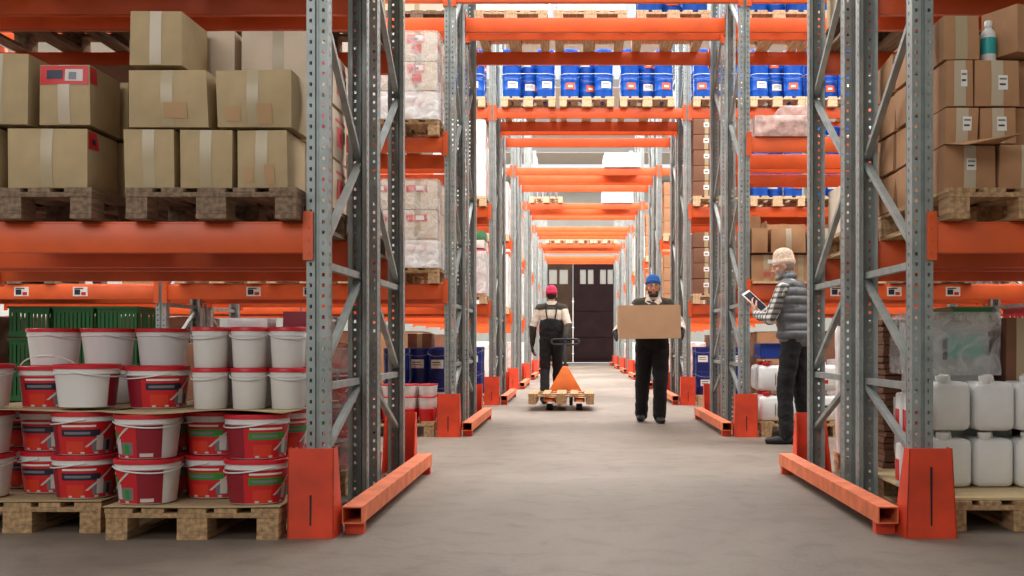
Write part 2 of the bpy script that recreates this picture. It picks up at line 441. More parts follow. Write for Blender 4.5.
# ------------------------------------------------------------------ goods: pallets, cartons, buckets, pails, cans
def pallet_parts(m, W=.8, D=1.2):
    ps = []
    b = MB(); bw = .13 if W < .9 else .15
    n = 5
    for i in range(n):
        x = -W/2 + (W - bw)*i/(n-1); jz = R.uniform(-.001, .001)
        b.box(x, x + (bw if i % 2 == 0 else bw*.8), R.uniform(0, .006), D - R.uniform(0, .006), .122, .144 + jz)
    for y in (0.002, D/2 - .07, D - .142): b.box(-W/2 + .002, W/2 - .002, y, y + .14, .100, .122)
    ps.append(part('deck', b.mesh('deck', m, bevel=.002, smooth=0)))
    for x in (-W/2 + .004, -.07, W/2 - .104):
        for y in (.004, D/2 - .07, D - .144):
            q = MB(); wd = .14 if x == -.07 else .10
            q.box(x, x + wd, y, y + .14, .022, .100); ps.append(part('block', q.mesh('block', m, bevel=.003, smooth=0)))
        q = MB(); q.box(x, x + (.14 if x == -.07 else .10), .002, D - .002, 0, .022); ps.append(part('runner', q.mesh('runner', m, smooth=0)))
    return ps
def joined(ps, name, m):
    me = bpy.data.meshes.new(name); bm = bmesh.new()
    for _, q, _, _ in ps: bm.from_mesh(q)
    bm.to_mesh(me); bm.free(); me.materials.append(m); return me
_pw, _pg, _pp = pallet_parts(M['wood']), pallet_parts(M['wood_g']), pallet_parts(M['wood_p'])
PAL = {'wood': Proto('pallet', 'pallet', None, _pw), 'grey': Proto('pallet', 'pallet', None, _pg),
       'far': Proto('pallet', 'pallet', joined(_pp, 'pallet_far', M['wood_p'])), 'fargrey': Proto('pallet', 'pallet', joined(_pg, 'pallet_farg', M['wood_g']))}
def pallet(x, y, z, label, kind='wood', rz=0): return PAL[kind].place((x, y, z + .001 if z else 0), label, rz, group='wooden pallets')

class Box:
    """A soft cardboard box: corner shifts and bulging sides; patches follow the same surface."""
    def __init__(s, w, d, h, bulge=.012, jit=.006, seed=0, n=6):
        s.w, s.d, s.h, s.n = w, d, h, n; r = random.Random(seed)
        s.bx, s.by, s.bz = bulge*r.uniform(.6,1.2), bulge*r.uniform(.6,1.3), bulge*r.uniform(.3,.9)
        s.j = {(i,k,l): (r.uniform(-1,1)*jit, r.uniform(-1,1)*jit, (r.uniform(-1,.3)*jit if l > 0 else 0)) for i in (-1,1) for k in (-1,1) for l in (-1,1)}
        s.dent = [(r.uniform(-.8,.8), r.uniform(-.8,.8), r.uniform(-.6,.6)*bulge, r.uniform(.25,.5)) for _ in range(6)]
    def S(s, a, b, c, off=0):
        x, y, z = s.w/2*a, s.d/2*b, s.h/2*(c+1)
        for (i,k,l), (jx,jy,jz) in s.j.items():
            w = (1+i*a)/2*(1+k*b)/2*(1+l*c)/2; x += w*jx; y += w*jy; z += w*jz
        dn = s.dent[0 if b < -.99 else 1 if b > .99 else 2 if a < -.99 else 3 if a > .99 else 4]
        u, v = (a, c) if abs(b) > .99 else (b, c) if abs(a) > .99 else (a, b)
        q = dn[2]*math.exp(-((u-dn[0])**2 + (v-dn[1])**2)/dn[3]**2)*(1-u*u)*(1-v*v)
        x += a*(s.bx*(1-b*b)*(1-c*c)); y += b*(s.by*(1-a*a)*(1-c*c))
        if c > 0: z += c*(s.bz*(1-a*a)*(1-b*b))
        if abs(b) > .99: y += b*(q + off)
        elif abs(a) > .99: x += a*(q + off)
        elif c > .99: z += off
        return (x, y + s.d/2, z)
    def mesh(s, m, open_top=False):
        b = MB(); n = s.n; L = lambda t: 2*t-1
        b.grid(lambda u,v: s.S(L(u),-1,L(v)), n, n); b.grid(lambda u,v: s.S(-L(u),1,L(v)), n, n)
        b.grid(lambda u,v: s.S(1,L(u),L(v)), n, n); b.grid(lambda u,v: s.S(-1,-L(u),L(v)), n, n)
        if not open_top: b.grid(lambda u,v: s.S(L(u),L(v),1), n, n)
        b.grid(lambda u,v: s.S(L(u),-L(v),-1), n, n)
        return b.mesh('carton', m, weld=True, smooth=50, thick=.004 if open_top else 0)
    def patch(s, b, face, u0, u1, v0, v1, off, mi=0, n=6):
        f = {'f': lambda u,v: s.S(u,-1,v,off), 'r': lambda u,v: s.S(1,u,v,off), 'l': lambda u,v: s.S(-1,-u,v,off), 't': lambda u,v: s.S(u,v,1,off), 'k': lambda u,v: s.S(-u,1,v,off)}[face]
        b.grid(lambda p,q: f(u0+(u1-u0)*p, v0+(v1-v0)*q), n, n, mi)
def tape_mesh(bx, m, tw=.028, low=-.98):
    a = tw/bx.w*2; b = MB()
    bx.patch(b, 'f', -a, a, low, .998, .0015); bx.patch(b, 't', -a, a, -.998, .998, .0015); bx.patch(b, 'k', -a, a, .1, .998, .0015)
    return b.mesh('tape', m, smooth=50)
def label_mesh(bx, pieces, mats):
    b = MB(); mats_ = []
    for face, u0, u1, v0, v1, mk, lv in pieces:
        if mk not in mats_: mats_.append(mk)
        bx.patch(b, face, u0, u1, v0, v1, .0025 + lv*.0008, mats_.index(mk), n=5)
    return b.mesh('print', [M[k] for k in mats_], smooth=50)
CART = {}
def carton(loc, size, m, label, seed=0, tape='tape', pieces=None, plab='printed label', bulge=.012, jit=.005, rz=0, rx=0, ry=0, flaps=None, group=None, name='carton', cat='box'):
    key = (size, m, seed, tape, str(pieces), bulge, jit, str(flaps))
    if key not in CART:
        bx = Box(*size, bulge=bulge, jit=jit, seed=seed); ps = []
        if tape: ps.append(part('tape', tape_mesh(bx, M[tape])))
        runs = []
        for p_ in (pieces or ()):
            if p_[6] == 0 or not runs: runs.append([])
            runs[-1].append(p_)
        for r_ in runs: ps.append(part('label', label_mesh(bx, r_, None), plab))
        for fl in (flaps or ()):
            side, ang = fl; b = MB(); w, d, h = size; L = (d if side in 'fk' else w)*.48; t = .004
            hinge, dirv = {'f': (((-w/2,0,h),(w/2,0,h)), Vector((0,-1,0))), 'k': (((-w/2,d,h),(w/2,d,h)), Vector((0,1,0))),
                           'l': (((-w/2,0,h),(-w/2,d,h)), Vector((-1,0,0))), 'r': (((w/2,0,h),(w/2,d,h)), Vector((1,0,0)))}[side]
            v = dirv*math.cos(ang)*L + Vector((0,0,1))*math.sin(ang)*L; p, q = Vector(hinge[0]), Vector(hinge[1])
            e = (q-p)*.04; N = v.cross(q-p).normalized()*t
            vs = [p, q, q+v-e, p+v+e]; vs += [x+N for x in vs]
            b.add(vs, [(0,1,2,3),(7,6,5,4),(0,4,5,1),(1,5,6,2),(2,6,7,3),(3,7,4,0)])
            ps.append(part('flap', b.mesh('flap', M[m], smooth=0)))
        CART[key] = Proto(name, cat, bx.mesh(M[m], open_top=bool(flaps)), ps)
    return CART[key].place(loc, label, rz, group, rx, ry)

# ---- paint buckets
def foot24(t, n=2.4): return (abs(math.cos(t))**n + abs(math.sin(t))**n)**(-1/n)
class Bk:
    def __init__(s, Rr, h, foot=None, taper=.86): s.R, s.h, s.foot, s.tp = Rr, h, foot, taper
    def r(s, z): return s.R*(s.tp + (1-s.tp)*min(1, z/(s.h*.9)))*.975
    def pt(s, psi, z, off=0):
        t = psi - PI/2; q = (s.foot(t) if s.foot else 1)*(s.r(z)) + off
        return (math.cos(t)*q, math.sin(t)*q, z)
    def body(s, m, n=28):
        h, R_ = s.h, s.R; b = MB()
        b.lathe([(s.r(0)*.96,0),(s.r(0),.004),(s.r(h*.78),h*.78),(R_*1.0,h*.785),(R_*1.0,h*.80),(R_*.985,h*.805),(R_*.985,h*.90)], n, 0, s.foot)
        return b.mesh('bucket', m, smooth=40)
    def lid(s, m, n=28):
        h, R_ = s.h, s.R; b = MB()
        b.lathe([(R_*1.0,h*.895),(R_*1.025,h*.90),(R_*1.025,h*.985),(R_*1.0,h),(R_*.93,h),(R_*.92,h*.985)], n, 0, s.foot)
        return b.mesh('lid', m, smooth=40)
    def label(s, cen, title, extent=112):
        D2 = math.radians; c = D2(cen); b = MB(); h = s.h; mk = ['red','red_d',title,'orange_s','grey_l','pale_l','red','paper']
        def pat(a0, a1, z0, z1, mi, lv, n=10): b.grid(lambda u,v: s.pt(c + D2(a0+(a1-a0)*u), h*(z0+(z1-z0)*v), .0012+lv*.0007), n, 2, mi)
        pat(-extent, extent, .03, .765, 0, 0, 40)
        pat(-extent, -62, .03, .765, 1, 1); pat(64, extent, .03, .765, 1, 1)
        pat(-44, -8, .05, .33, 3, 1); pat(-52, 22, .44, .60, 2, 2); pat(-46, 4, .49, .55, 4, 3); pat(-50, 14, .66, .705, 7, 2)
        pat(8, 56, .10, .38, 4, 1); pat(16, 30, .12, .46, 5, 2); pat(38, 48, .12, .34, 2, 2)
        for a in (-40, -14, 12, 38): pat(a, a+8, .04, .085, 5, 3, 2)
        # diagonal brush stripe
        b.grid(lambda u,v: s.pt(c + D2(-6+52*u + 6*v), h*(.20+.52*u), .0045), 10, 1, 5)
        pat(70, 96, .06, .14, 5, 3, 4)
        return b.mesh('label', [M[k] for k in mk], smooth=50)
    def bail(s, cen, raised=False, m='white', drop=.13, rad=.0035):
        c = math.radians(cen); b = MB(); h = s.h; path = []
        for i in range(25):
            t = PI*i/24; psi = c - PI/2 + t
            if raised:
                x = math.cos(t)*s.R*1.06; path.append((x*math.cos(c) , x*math.sin(c), h*.86 + math.sin(t)*s.R*.55)); path[-1] = (path[-1][0], path[-1][1] - math.sin(t)*.06, path[-1][2])
            else:
                z = h*.84 - math.sin(t)*drop*h; p_ = s.pt(psi, h*.84, .0085); path.append((p_[0], p_[1], z))
        b.tube(path, rad, 6)
        if raised: b.tube([path[10], path[12], path[14]], rad*2, 8)
        return b.mesh('handle', M[m], smooth=60)
BKP = {}
def bucket(loc, style, label, group='paint buckets', rz=0):
    if style not in BKP:
        if style[0] == 'L':       # labelled: ('L', angle, title, raised)
            k = Bk(.146, .208, foot24)
            ps = [part('lid', k.lid(M['red_lid']), 'red lid')]
            if style[1] != 180: ps.append(part('label', k.label(style[1], style[2])))
            else: ps.append(part('label', k.label(180, style[2])))
            ps.append(part('handle', k.bail(0 if style[3] else style[1] + 95 if style[1] < 0 else style[1] - 95, style[3])))
            BKP[style] = Proto('paint_bucket', 'bucket', k.body(M['white']), ps)
        elif style[0] == 'S':     # small white
            k = Bk(.0885, .2, None, .9)
            BKP[style] = Proto('paint_bucket', 'bucket', k.body(M['white']), [part('lid', k.lid(M['red_lid']), 'red lid'), part('handle', k.bail(style[1]))])
        elif style[0] == 'M':     # middle-size white
            k = Bk(.138, .2, None, .86)
            BKP[style] = Proto('paint_bucket', 'bucket', k.body(M['white']), [part('lid', k.lid(M['red_lid']), 'red lid'), part('handle', k.bail(style[1]))])
        elif style[0] == 'T':     # tiny, seen far
            k = Bk(.084, .118, None, .88)
            ps = [part('lid', k.lid(M['red_lid'], 16), 'red lid')]
            BKP[style] = Proto('paint_bucket', 'bucket', k.body(M['white'] if style[1] == 'w' else M['red'], 16), ps)
    return BKP[style].place(loc, label, rz, group)

# ---- blue pails
def pail_body(m):
    b = MB(); r, h = .138, .35
    b.lathe([(r*.93,0),(r*.95,.006),(r*.96,.10),(r*.975,.105),(r*.975,.115),(r*.962,.12),(r*.975,.235),(r*.99,.24),(r*.99,.25),(r*.98,.255),(r*.99,.315),(r*1.0,.318),(r*1.0,.34),(r*.985,.35),(r*.9,.35),(r*.89,.342)], 24)
    return b.mesh('pail', m, smooth=40)
def pail_label(kind):
    b = MB(); r = .139
    def pat(a0, a1, z0, z1, mi, lv=0):
        b.grid(lambda u,v: (math.sin(math.radians(a0+(a1-a0)*u))*(r+.002+lv*.0008), -math.cos(math.radians(a0+(a1-a0)*u))*(r+.002+lv*.0008), z0+(z1-z0)*v), 8, 1, mi)
    if kind in ('w','b'): pat(-32, 30, .13, .225, 0); pat(-24, 16, .19, .20, 1, 1); pat(-24, 20, .165, .172, 1, 1)
    if kind in ('o','b'): pat(-20 if kind == 'o' else 30, 34 if kind == 'o' else 62, .11, .205, 2); pat(-8 if kind == 'o' else 38, 20 if kind == 'o' else 54, .14, .17, 0, 1)
    return b.mesh('label', [M['paper'], M['ink'], M['orange_l']], smooth=50)
def pail_bail():
    b = MB(); b.tube([(math.cos(t)*.148, -.02 - math.sin(t)*.128, .322 - math.sin(t)*.06) for t in [PI*i/18 for i in range(19)]], .0028, 6)
    return b.mesh('handle', M['steel'], smooth=60)
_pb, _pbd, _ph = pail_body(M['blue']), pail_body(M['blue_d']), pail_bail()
PAIL = {k: Proto('blue_pail', 'pail', _pb, [part('label', pail_label(k)), part('handle', _ph)]) for k in 'wob'}
PAIL['n'] = Proto('blue_pail', 'pail', _pb, [part('handle', _ph)])
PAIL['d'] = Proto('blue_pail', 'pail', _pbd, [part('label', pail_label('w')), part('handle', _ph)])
PSPOT = [(-.25, .16, 'front left'), (.25, .16, 'front right'), (0, .33, 'middle'), (-.25, .55, 'back left'), (.25, .55, 'back right')]
def pails(x, y, z, where, layers=2, kinds='wob', spots=PSPOT, strap=True):
    i = R.randrange(9)
    ln = ['bottom', 'second', 'top'] if layers == 3 else ['lower', 'upper']
    for l in range(layers):
        for dx, dy, nm in spots:
            kd = kinds[i % len(kinds)]; i += 1
            PAIL[kd].place((x + dx, y + dy, z + l*.352), '%s blue pail%s, %s' % (nm, (' in %s layer' % ln[l]) if layers > 1 else '', where), R.uniform(-.35, .35), group='blue pails on pallets')
    if strap:
        q = MB(); zz = z + .333; e = .004; xs, y0, y1 = .25, .16, .55; rr = .147
        pts = []
        for cx, cy, a0 in ((xs,y1,0),(-xs,y1,90),(-xs,y0,180),(xs,y0,270)):
            for k in range(7):
                t = math.radians(a0 + 15*k); pts.append((cx+math.cos(t)*rr, cy+math.sin(t)*rr, zz))
        q.tube(pts, .0035, 5, closed=True)
        o = obj('strapping', q.mesh('strapping', M['white'], smooth=60), loc=(x, y, 0)); tag(o, 'thin white strap around blue pails, %s' % where, 'strap', 'straps around pails')

# ---- white jerrycans
def can_parts(w, d, h, capm, lab=None):
    b = MB(); b.box(-w/2, w/2, 0, d, 0, h*.88); body = b.mesh('can', M['white_can'], bevel=min(w, d)*.16, smooth=60)
    q = MB(); q.tube([(0, d*.25, h*.86), (0, d*.30, h*.96), (0, d*.72, h*.96), (0, d*.80, h*.86)], w*.07, 8); hd = q.mesh('handle', M['white_can'], smooth=60)
    c = MB(); c.lathe([(w*.15,0),(w*.15,h*.05),(w*.17,h*.05),(w*.17,h*.12),(w*.15,h*.125)], 16); cm = c.mesh('cap', M[capm], smooth=40)
    cm.transform(Matrix.Translation((-w*.20, d*.16, h*.865)))
    ps = [part('handle', hd), part('cap', cm, capm.split('_')[0] + ' cap')]
    if lab == 'red':
        k = MB(); k.box(-w*.36, w*.36, -.0035, -.0005, h*.12, h*.55, 0); k.box(-w*.2, w*.2, -.0045, -.0035, h*.36, h*.46, 1); k2 = MB(); k2.box(-w/2-.0035, -w/2-.0005, d*.2, d*.8, h*.12, h*.55, 0); ps.append(part('label', k2.mesh('label', M['red'], smooth=0), 'red label'))
        ps.append(part('label', k.mesh('label', [M['red'], M['paper']], smooth=0), 'red label'))
    if lab == 'strip':
        k = MB(); k.box(w*.10, w*.17, -.0025, -.0005, h*.15, h*.62, 0); k.box(w*.12, w*.15, -.0032, -.0025, h*.2, h*.55, 1)
        ps.append(part('label', k.mesh('label', [M['pale_l'], M['ink']], smooth=0)))
    if lab == 'warn':
        k = MB(); k.box(-w*.3, w*.3, -.003, -.0005, h*.2, h*.6, 0); k.box(-w*.22, w*.1, -.004, -.003, h*.25, h*.38, 1); k.box(-w*.22, w*.22, -.004, -.003, h*.46, h*.54, 2)
        ps.append(part('label', k.mesh('label', [M['paper'], M['red'], M['ink']], smooth=0)))
    return body, ps
CANP = {}
def can(loc, size, capm, lab, label, rz=0, group='white canisters'):
    k = (size, capm, lab)
    if k not in CANP:
        b, ps = can_parts(*size, capm, lab); CANP[k] = Proto('canister', 'canister', b, ps)
    return CANP[k].place(loc, label, rz, group)

# ---- film shells, wrapped loads, sheets, crates
def film_shell(x, y, z, w, d, h, label, m='film', seed=0, group='stretch film around pallets', sag=.006, top=True):
    b = MB(); r = random.Random(seed); nz_, na = 16, 48
    def pt(a, v):
        t = a*2*PI; n = 24.0
        q = (abs(math.cos(t))**n + abs(math.sin(t))**n)**(-1/n)
        wob = mnoise.noise(Vector((math.cos(t)*2.2, math.sin(t)*2.2, v*5 + seed*7.3)))*sag + sag
        return (math.cos(t)*q*(w/2 + wob), d/2 + math.sin(t)*q*(d/2 + wob), v*h)
    b.grid(lambda u,v: pt(u, v), na, nz_)
    if top: b.add([pt(i/na, 1) for i in range(na)], [tuple(range(na))])
    o = obj('plastic_wrap', b.mesh('plastic_wrap', M[m], smooth=60, weld=True), loc=(x, y, z)); return tag(o, label, 'plastic wrap', group)
def bundle_mesh(w, d, h, m, seed, lumps=.03, n=14):
    """A bulging film-wrapped block with creases."""
    q_ = min(1, h/.45, w/.45)
    lumps *= q_
    b = Box(w - .03, d - .03, h - .02*q_ - .003, bulge=.035*q_*.8, jit=.012*q_, seed=seed, n=n); mb = MB(); L = lambda t: 2*t-1
    def S(a, bb, c):
        p = Vector(b.S(a, bb, c)); nn = mnoise.noise(p*5 + Vector((seed, 0, 0)))*lumps*.5 + mnoise.noise(p*14 + Vector((seed, 3, 0)))*lumps*.25
        dv = Vector((a if abs(a) > .99 else 0, bb if abs(bb) > .99 else 0, c if c > .99 else 0))
        if dv.length > 1.1: nn = -abs(nn)
        p += dv*nn
        if p.z < 0: p.z = 0
        return tuple(p)
    mb.grid(lambda u,v: S(L(u),-1,L(v)), n, n); mb.grid(lambda u,v: S(-L(u),1,L(v)), n, n); mb.grid(lambda u,v: S(1,L(u),L(v)), n, n)
    mb.grid(lambda u,v: S(-1,-L(u),L(v)), n, n); mb.grid(lambda u,v: S(L(u),L(v),1), n, n); mb.grid(lambda u,v: S(L(u),-L(v),-1), n, n)
    return mb.mesh('bundle', m, weld=True, smooth=60)
M['wrapw'] = mat('milky_wrap', (232, 230, 228), .25, var=.05, scale=10, bump=.6, bscale=16)
M['wrapp'] = mat('pinkish_wrap', (214, 180, 172), .3, var=.16, scale=12, bump=.6, bscale=18)
BUN = {}
def bundle(loc, size, m, label, seed=0, rz=0, group=None, name='wrapped_bundle', cat='wrapped load', lumps=.03):
    k = (size, m, seed, lumps, name)
    if k not in BUN: BUN[k] = Proto(name, cat, bundle_mesh(*size, M[m], seed, lumps))
    return BUN[k].place(loc, label, rz, group)
def sheet(loc, w, d, label, m='kraft', wave=.012, seed=0, t=.004, name='cardboard_sheet', cat='cardboard sheet', ny=10):
    b = MB()
    def f(u, v, o): return ((u-.5)*w, v*d, o + wave*(.5 + .5*math.sin(u*7 + seed + v*2))*(1 - min(1, v*3.6)))
    b.grid(lambda u,v: f(u,v,t), 24, ny); b.grid(lambda u,v: f(1-u,v,0), 24, ny)
    for fn in (lambda u,v: f(u,0,v*t), lambda u,v: f(1-u,1,v*t)): b.grid(fn, 24, 1)
    for fn in (lambda u,v: f(1,u,v*t), lambda u,v: f(0,1-u,v*t)): b.grid(fn, ny, 1)
    o = obj(name, b.mesh(name, M[m], weld=True, smooth=40), loc=loc); return tag(o, label, cat)
M['crate_b'] = mat('blue_crate_plastic', (34, 62, 150), .4); M['crate_g'] = mat('green_crate_plastic', (28, 92, 46), .4); M['crate_r'] = mat('red_crate_plastic', (190, 44, 50), .4)
def crate_mesh(w, d, h, m):
    b = MB(); t = .006; n = 9
    b.box(-w/2, w/2, 0, d, 0, t)
    for z0, z1 in ((0, h*.2), (h*.80, h)):
        b.box(-w/2, w/2, 0, t, z0, z1); b.box(-w/2, w/2, d-t, d, z0, z1); b.box(-w/2, -w/2+t, t, d-t, z0, z1); b.box(w/2-t, w/2, t, d-t, z0, z1)
    for i in range(n+1):
        x = -w/2 + (w-.028)*i/n
        b.box(x, x+.028, 0, t, h*.2, h*.8); b.box(x, x+.028, d-t, d, h*.2, h*.8)
        y = (d-.02)*i/n
        b.box(-w/2, -w/2+t, y, y+.02, h*.2, h*.8); b.box(w/2-t, w/2, y, y+.02, h*.2, h*.8)
    b.box(-w/2-.012, w/2+.012, -.012, 0, h*.93, h); b.box(-w/2-.012, w/2+.012, d, d+.012, h*.93, h); b.box(-w/2-.012, -w/2, 0, d, h*.93, h); b.box(w/2, w/2+.012, 0, d, h*.93, h)
    return b.mesh('crate', m, smooth=0)
CRP = {}
def crate(loc, size, m, label, rz=0, group='plastic crates'):
    k = (size, m)
    if k not in CRP: CRP[k] = Proto('plastic_crate', 'crate', crate_mesh(*size, M[m]))
    return CRP[k].place(loc, label, rz, group)
# ------------------------------------------------------------------ LEFT, nearest row, lowest shelf: cartons
yA = 5.03
pallet(-1.69, yA, L1, 'weathered pallet under kraft cartons on left nearest shelf, beside the upright', 'grey')
pallet(-2.64, yA, L1, 'weathered pallet under kraft cartons on left nearest shelf, at photo edge', 'grey')
zt = L1 + .146
def x0c(xa, xb): return ((xa + xb)/2, round(abs(xb - xa), 3))
side_print = (('r', -.6, .2, -.5, .3, 'pink_l', 0), ('r', -.3, .1, -.3, .1, 'red', 1), ('r', .35, .6, -.2, .3, 'sack_g', 1), ('r', -.7, .7, .5, .62, 'pink_l', 0))
faint = (('f', -.1, .5, -.7, -.15, 'print_r', 0),)
faint2 = (('f', -.75, -.35, -.8, -.3, 'print_r', 0), ('f', .1, .5, -.9, -.2, 'print_r', 0))
where = 'of carton stack beside left nearest upright'
row1 = [(-2.108, -1.861, None, 3), (-1.853, -1.590, None, 5), (-1.582, -1.335, faint2, 8)]
for i, (xa, xb, pc, sd) in enumerate(row1):
    c, w_ = x0c(xa, xb)
    carton((c, yA + .03, zt), (w_ - .016, .345, .272), 'kraft', 'kraft carton at bottom %s, front, %s' % (('left', 'middle', 'right')[i], where), sd, pieces=pc, plab='faint orange print', group='cartons on left nearest shelf')
for i, (xa, xb, pc, sd, rz) in enumerate([(-2.095, -1.702, faint, 11, .0), (-1.69, -1.305, faint2, 14, -.02)]):
    c, w_ = x0c(xa, xb)
    carton((c, yA + .03, zt + .284), (w_ - .03, .335, .266), 'kraft', 'wide kraft carton in second layer %s, front, %s' % (('left', 'right')[i], where), sd, pieces=pc, plab='faint orange print', bulge=.02, jit=.010, rz=rz, group='cartons on left nearest shelf')
carton((-1.962, yA + .05, zt + .578), (.246, .33, .255), 'kraft', 'single kraft carton standing on top of left carton stack', 21, bulge=.006, tape='tape_l', group='cartons on left nearest shelf')
for r_ in (1, 2):
    for i in range(2):
        for l in range(3):
            if r_ == 2 and l == 2 and i == 0: continue
            carton((-1.90 + i*.405, yA + .035 + r_*.398, zt + l*.288), (.372, .355, .272), 'kraft_p', 'pale carton, %s row, %s layer, %s side, %s' % (('', 'second', 'third')[r_], ('bottom', 'middle', 'top')[l], ('left', 'aisle')[i], where),
                   31 + r_*7 + l*2 + i, pieces=side_print if i else None, plab='pink and green print on aisle side', bulge=.010, group='cartons on left nearest shelf')
# stack at the photo edge
we = 'of carton stack at left photo edge'
red_lab = (('f', -.98, .96, .34, .97, 'red', 0), ('f', -.7, -.05, .52, .82, 'navy_l', 1), ('f', .05, .75, .45, .85, 'pale_l', 1), ('f', .2, .5, .5, .75, 'grey_l', 2), ('r', -.98, -.6, .4, .95, 'red', 0))
carton((-2.46, yA + .03, zt), (.375, .33, .28), 'kraft', 'broad bulging kraft carton at bottom front %s' % we, 41, pieces=(('r', -.95, -.45, .35, .95, 'red', 0), ('r', -.8, -.6, .5, .7, 'navy_l', 1)), plab='small red corner label', bulge=.022, group='cartons on left nearest shelf')
carton((-2.385, yA + .04, zt + .297), (.235, .34, .28), 'kraft', 'kraft carton with red and blue label, upper front %s' % we, 43, pieces=red_lab, plab='red label with blue block', tape='tape_l', group='cartons on left nearest shelf')
carton((-2.69, yA + .02, zt + .297), (.27, .34, .335), 'kraft', 'taller kraft carton, upper left %s' % we, 47, jit=.014, group='cartons on left nearest shelf')
carton((-2.87, yA + .03, zt), (.375, .34, .28), 'kraft', 'kraft carton cut by left photo edge, bottom front %s' % we, 53, group='cartons on left nearest shelf')
for r_ in (1, 2):
    for i in range(2):
        for l in range(2):
            carton((-2.84 + i*.405, yA + .035 + r_*.40, zt + l*.302), (.375, .36, .285), 'kraft', 'kraft carton, %s row, %s layer, %s side, %s' % (('', 'second', 'third')[r_], ('bottom', 'top')[l], ('outer', 'inner')[i], we), 60 + r_*5 + l + i, group='cartons on left nearest shelf')
# rear half of the nearest row: wrapped loads, so the shelf backs stay dark
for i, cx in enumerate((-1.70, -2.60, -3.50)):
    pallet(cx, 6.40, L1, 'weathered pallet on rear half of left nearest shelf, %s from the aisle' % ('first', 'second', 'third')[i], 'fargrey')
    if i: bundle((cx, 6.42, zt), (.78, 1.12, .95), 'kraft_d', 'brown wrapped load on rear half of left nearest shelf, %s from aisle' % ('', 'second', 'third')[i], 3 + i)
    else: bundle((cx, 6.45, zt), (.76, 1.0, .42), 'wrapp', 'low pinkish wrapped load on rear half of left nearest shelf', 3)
for i, cx in enumerate((-1.70, -2.56, -3.46)):
    pallet(cx, 6.40, L2, 'pallet on middle shelf of left nearest row, %s from the aisle' % ('first', 'second', 'third')[i], 'grey')
    carton((cx, 6.45, L2 + .146), (.76, 1.08, .7), 'kraft', 'big carton on middle shelf of left nearest row, %s from aisle' % ('first', 'second', 'third')[i], 80 + i, group='big cartons on middle shelf')
for i, cx in enumerate((2.12, 3.0, 3.86)):
    pallet(cx, 6.40, L2, 'pallet on middle shelf of right nearest row, %s from the aisle' % ('first', 'second', 'third')[i], 'grey')
    carton((cx, 6.45, L2 + .146), (.76, 1.08, .7), 'kraft', 'big carton on middle shelf of right nearest row, %s from aisle' % ('first', 'second', 'third')[i], 80 + i, group='big cartons on middle shelf')

# ------------------------------------------------------------------ LEFT, nearest row, floor: paint buckets
cx2, cx1 = -1.757, -2.65
pallet(cx2, 4.97, 0, 'wooden floor pallet of paint buckets beside left nearest guard', 'wood')
pallet(cx1, 5.15, 0, 'wooden floor pallet of paint buckets at left photo edge', 'wood')
sheet((cx2, 4.965, .1465), .81, 1.2, 'cardboard sheet on floor pallet beside left guard, under the buckets', wave=.004, seed=1)
sheet((cx1, 5.15, .1465), .80, 1.2, 'cardboard sheet on floor pallet at left edge, under the buckets', wave=.003, seed=2)
HB = .2085; zb = .1555
ROWS = [(-.258, 0), (.258, 0), (0, .20), (-.258, .40), (.258, .40), (0, .60), (-.258, .80), (.258, .80)]
RN = ['front left', 'front right', 'front middle', 'second row left', 'second row right', 'second row middle', 'third row left', 'third row right', 'back middle']
def styles(title, sp):
    base = [('L', -65, title, False), ('L', sp, title, False), ('L', 6, title, False), ('L', 40, title, False), ('L', 60, title, False), ('L', 6, title, False), ('L', -65, title, False), ('L', 60, title, False), ('L', 6, title, False)]
    return base
for l in (0, 1):
    for (dx, dy), nm, st in zip(ROWS, RN, styles('green_l', 50)):
        bucket((cx2 + dx, 5.125 + dy, zb + l*HB), st, 'red-labelled bucket, %s, %s layer, floor pallet beside left guard' % (nm, ('bottom', 'second')[l]), rz=R.uniform(-.04, .04))
    for (dx, dy), nm, st in zip(ROWS, RN, styles('navy_l', 30)):
        bucket((cx1 + dx, 5.305 + dy, zb + l*HB), st, 'red-labelled bucket, %s, %s layer, floor pallet at left edge' % (nm, ('bottom', 'second')[l]), rz=R.uniform(-.04, .04))
zs2 = zb + 2*HB + .001
sheet((cx2, 4.98, zs2), .83, 1.18, 'wavy cardboard sheet across second bucket layer beside left guard', wave=.02, seed=3)
sheet((cx1, 5.16, zs2), .82, 1.18, 'cardboard sheet across second bucket layer at left edge', wave=.010, seed=5)
z3 = zs2 + .006
bucket((cx1 + .265, 5.305, z3 + .012), ('L', 180, 'navy_l', False), 'plain white-faced bucket with red lid, third layer, left edge pallet')
bucket((cx1 + .0, 5.49, z3), ('L', 22, 'navy_l', True), 'red-labelled bucket with raised white handle, third layer, left edge pallet')
bucket((cx1 - .26, 5.305, z3 + .012), ('L', -65, 'navy_l', False), 'bucket cut by left photo edge, third layer, left edge pallet')
for i, x_ in enumerate((-2.81, -2.52, -2.232)):
    for l in (0, 1):
        if i == 1 and l == 0:
            pass
        bucket((x_, 5.86 + (.02 if i == 2 else 0), z3 + l*.201), ('M', 95 + 5*i), 'plain white bucket, %s in back row, %s layer, left edge pallet' % (('leftmost', 'middle', 'rightmost')[i], ('third', 'top')[l]))
bucket((-2.09, 5.44, z3), ('L', 48, 'navy_l', False), 'red-labelled bucket standing behind wavy sheet edge, left of small white buckets')
for r_ in range(3):
    for i, x_ in enumerate((-1.800, -1.609, -1.418)):
        for l in (0, 1):
            bucket((x_, 5.36 + r_*.195, z3 + l*.201), ('S', -20 + 22*i), 'small white bucket, %s column, %s row, %s tier, on wavy sheet' % (('left', 'middle', 'right')[i], ('front', 'middle', 'back')[r_], ('lower', 'upper')[l]), group='small white buckets')
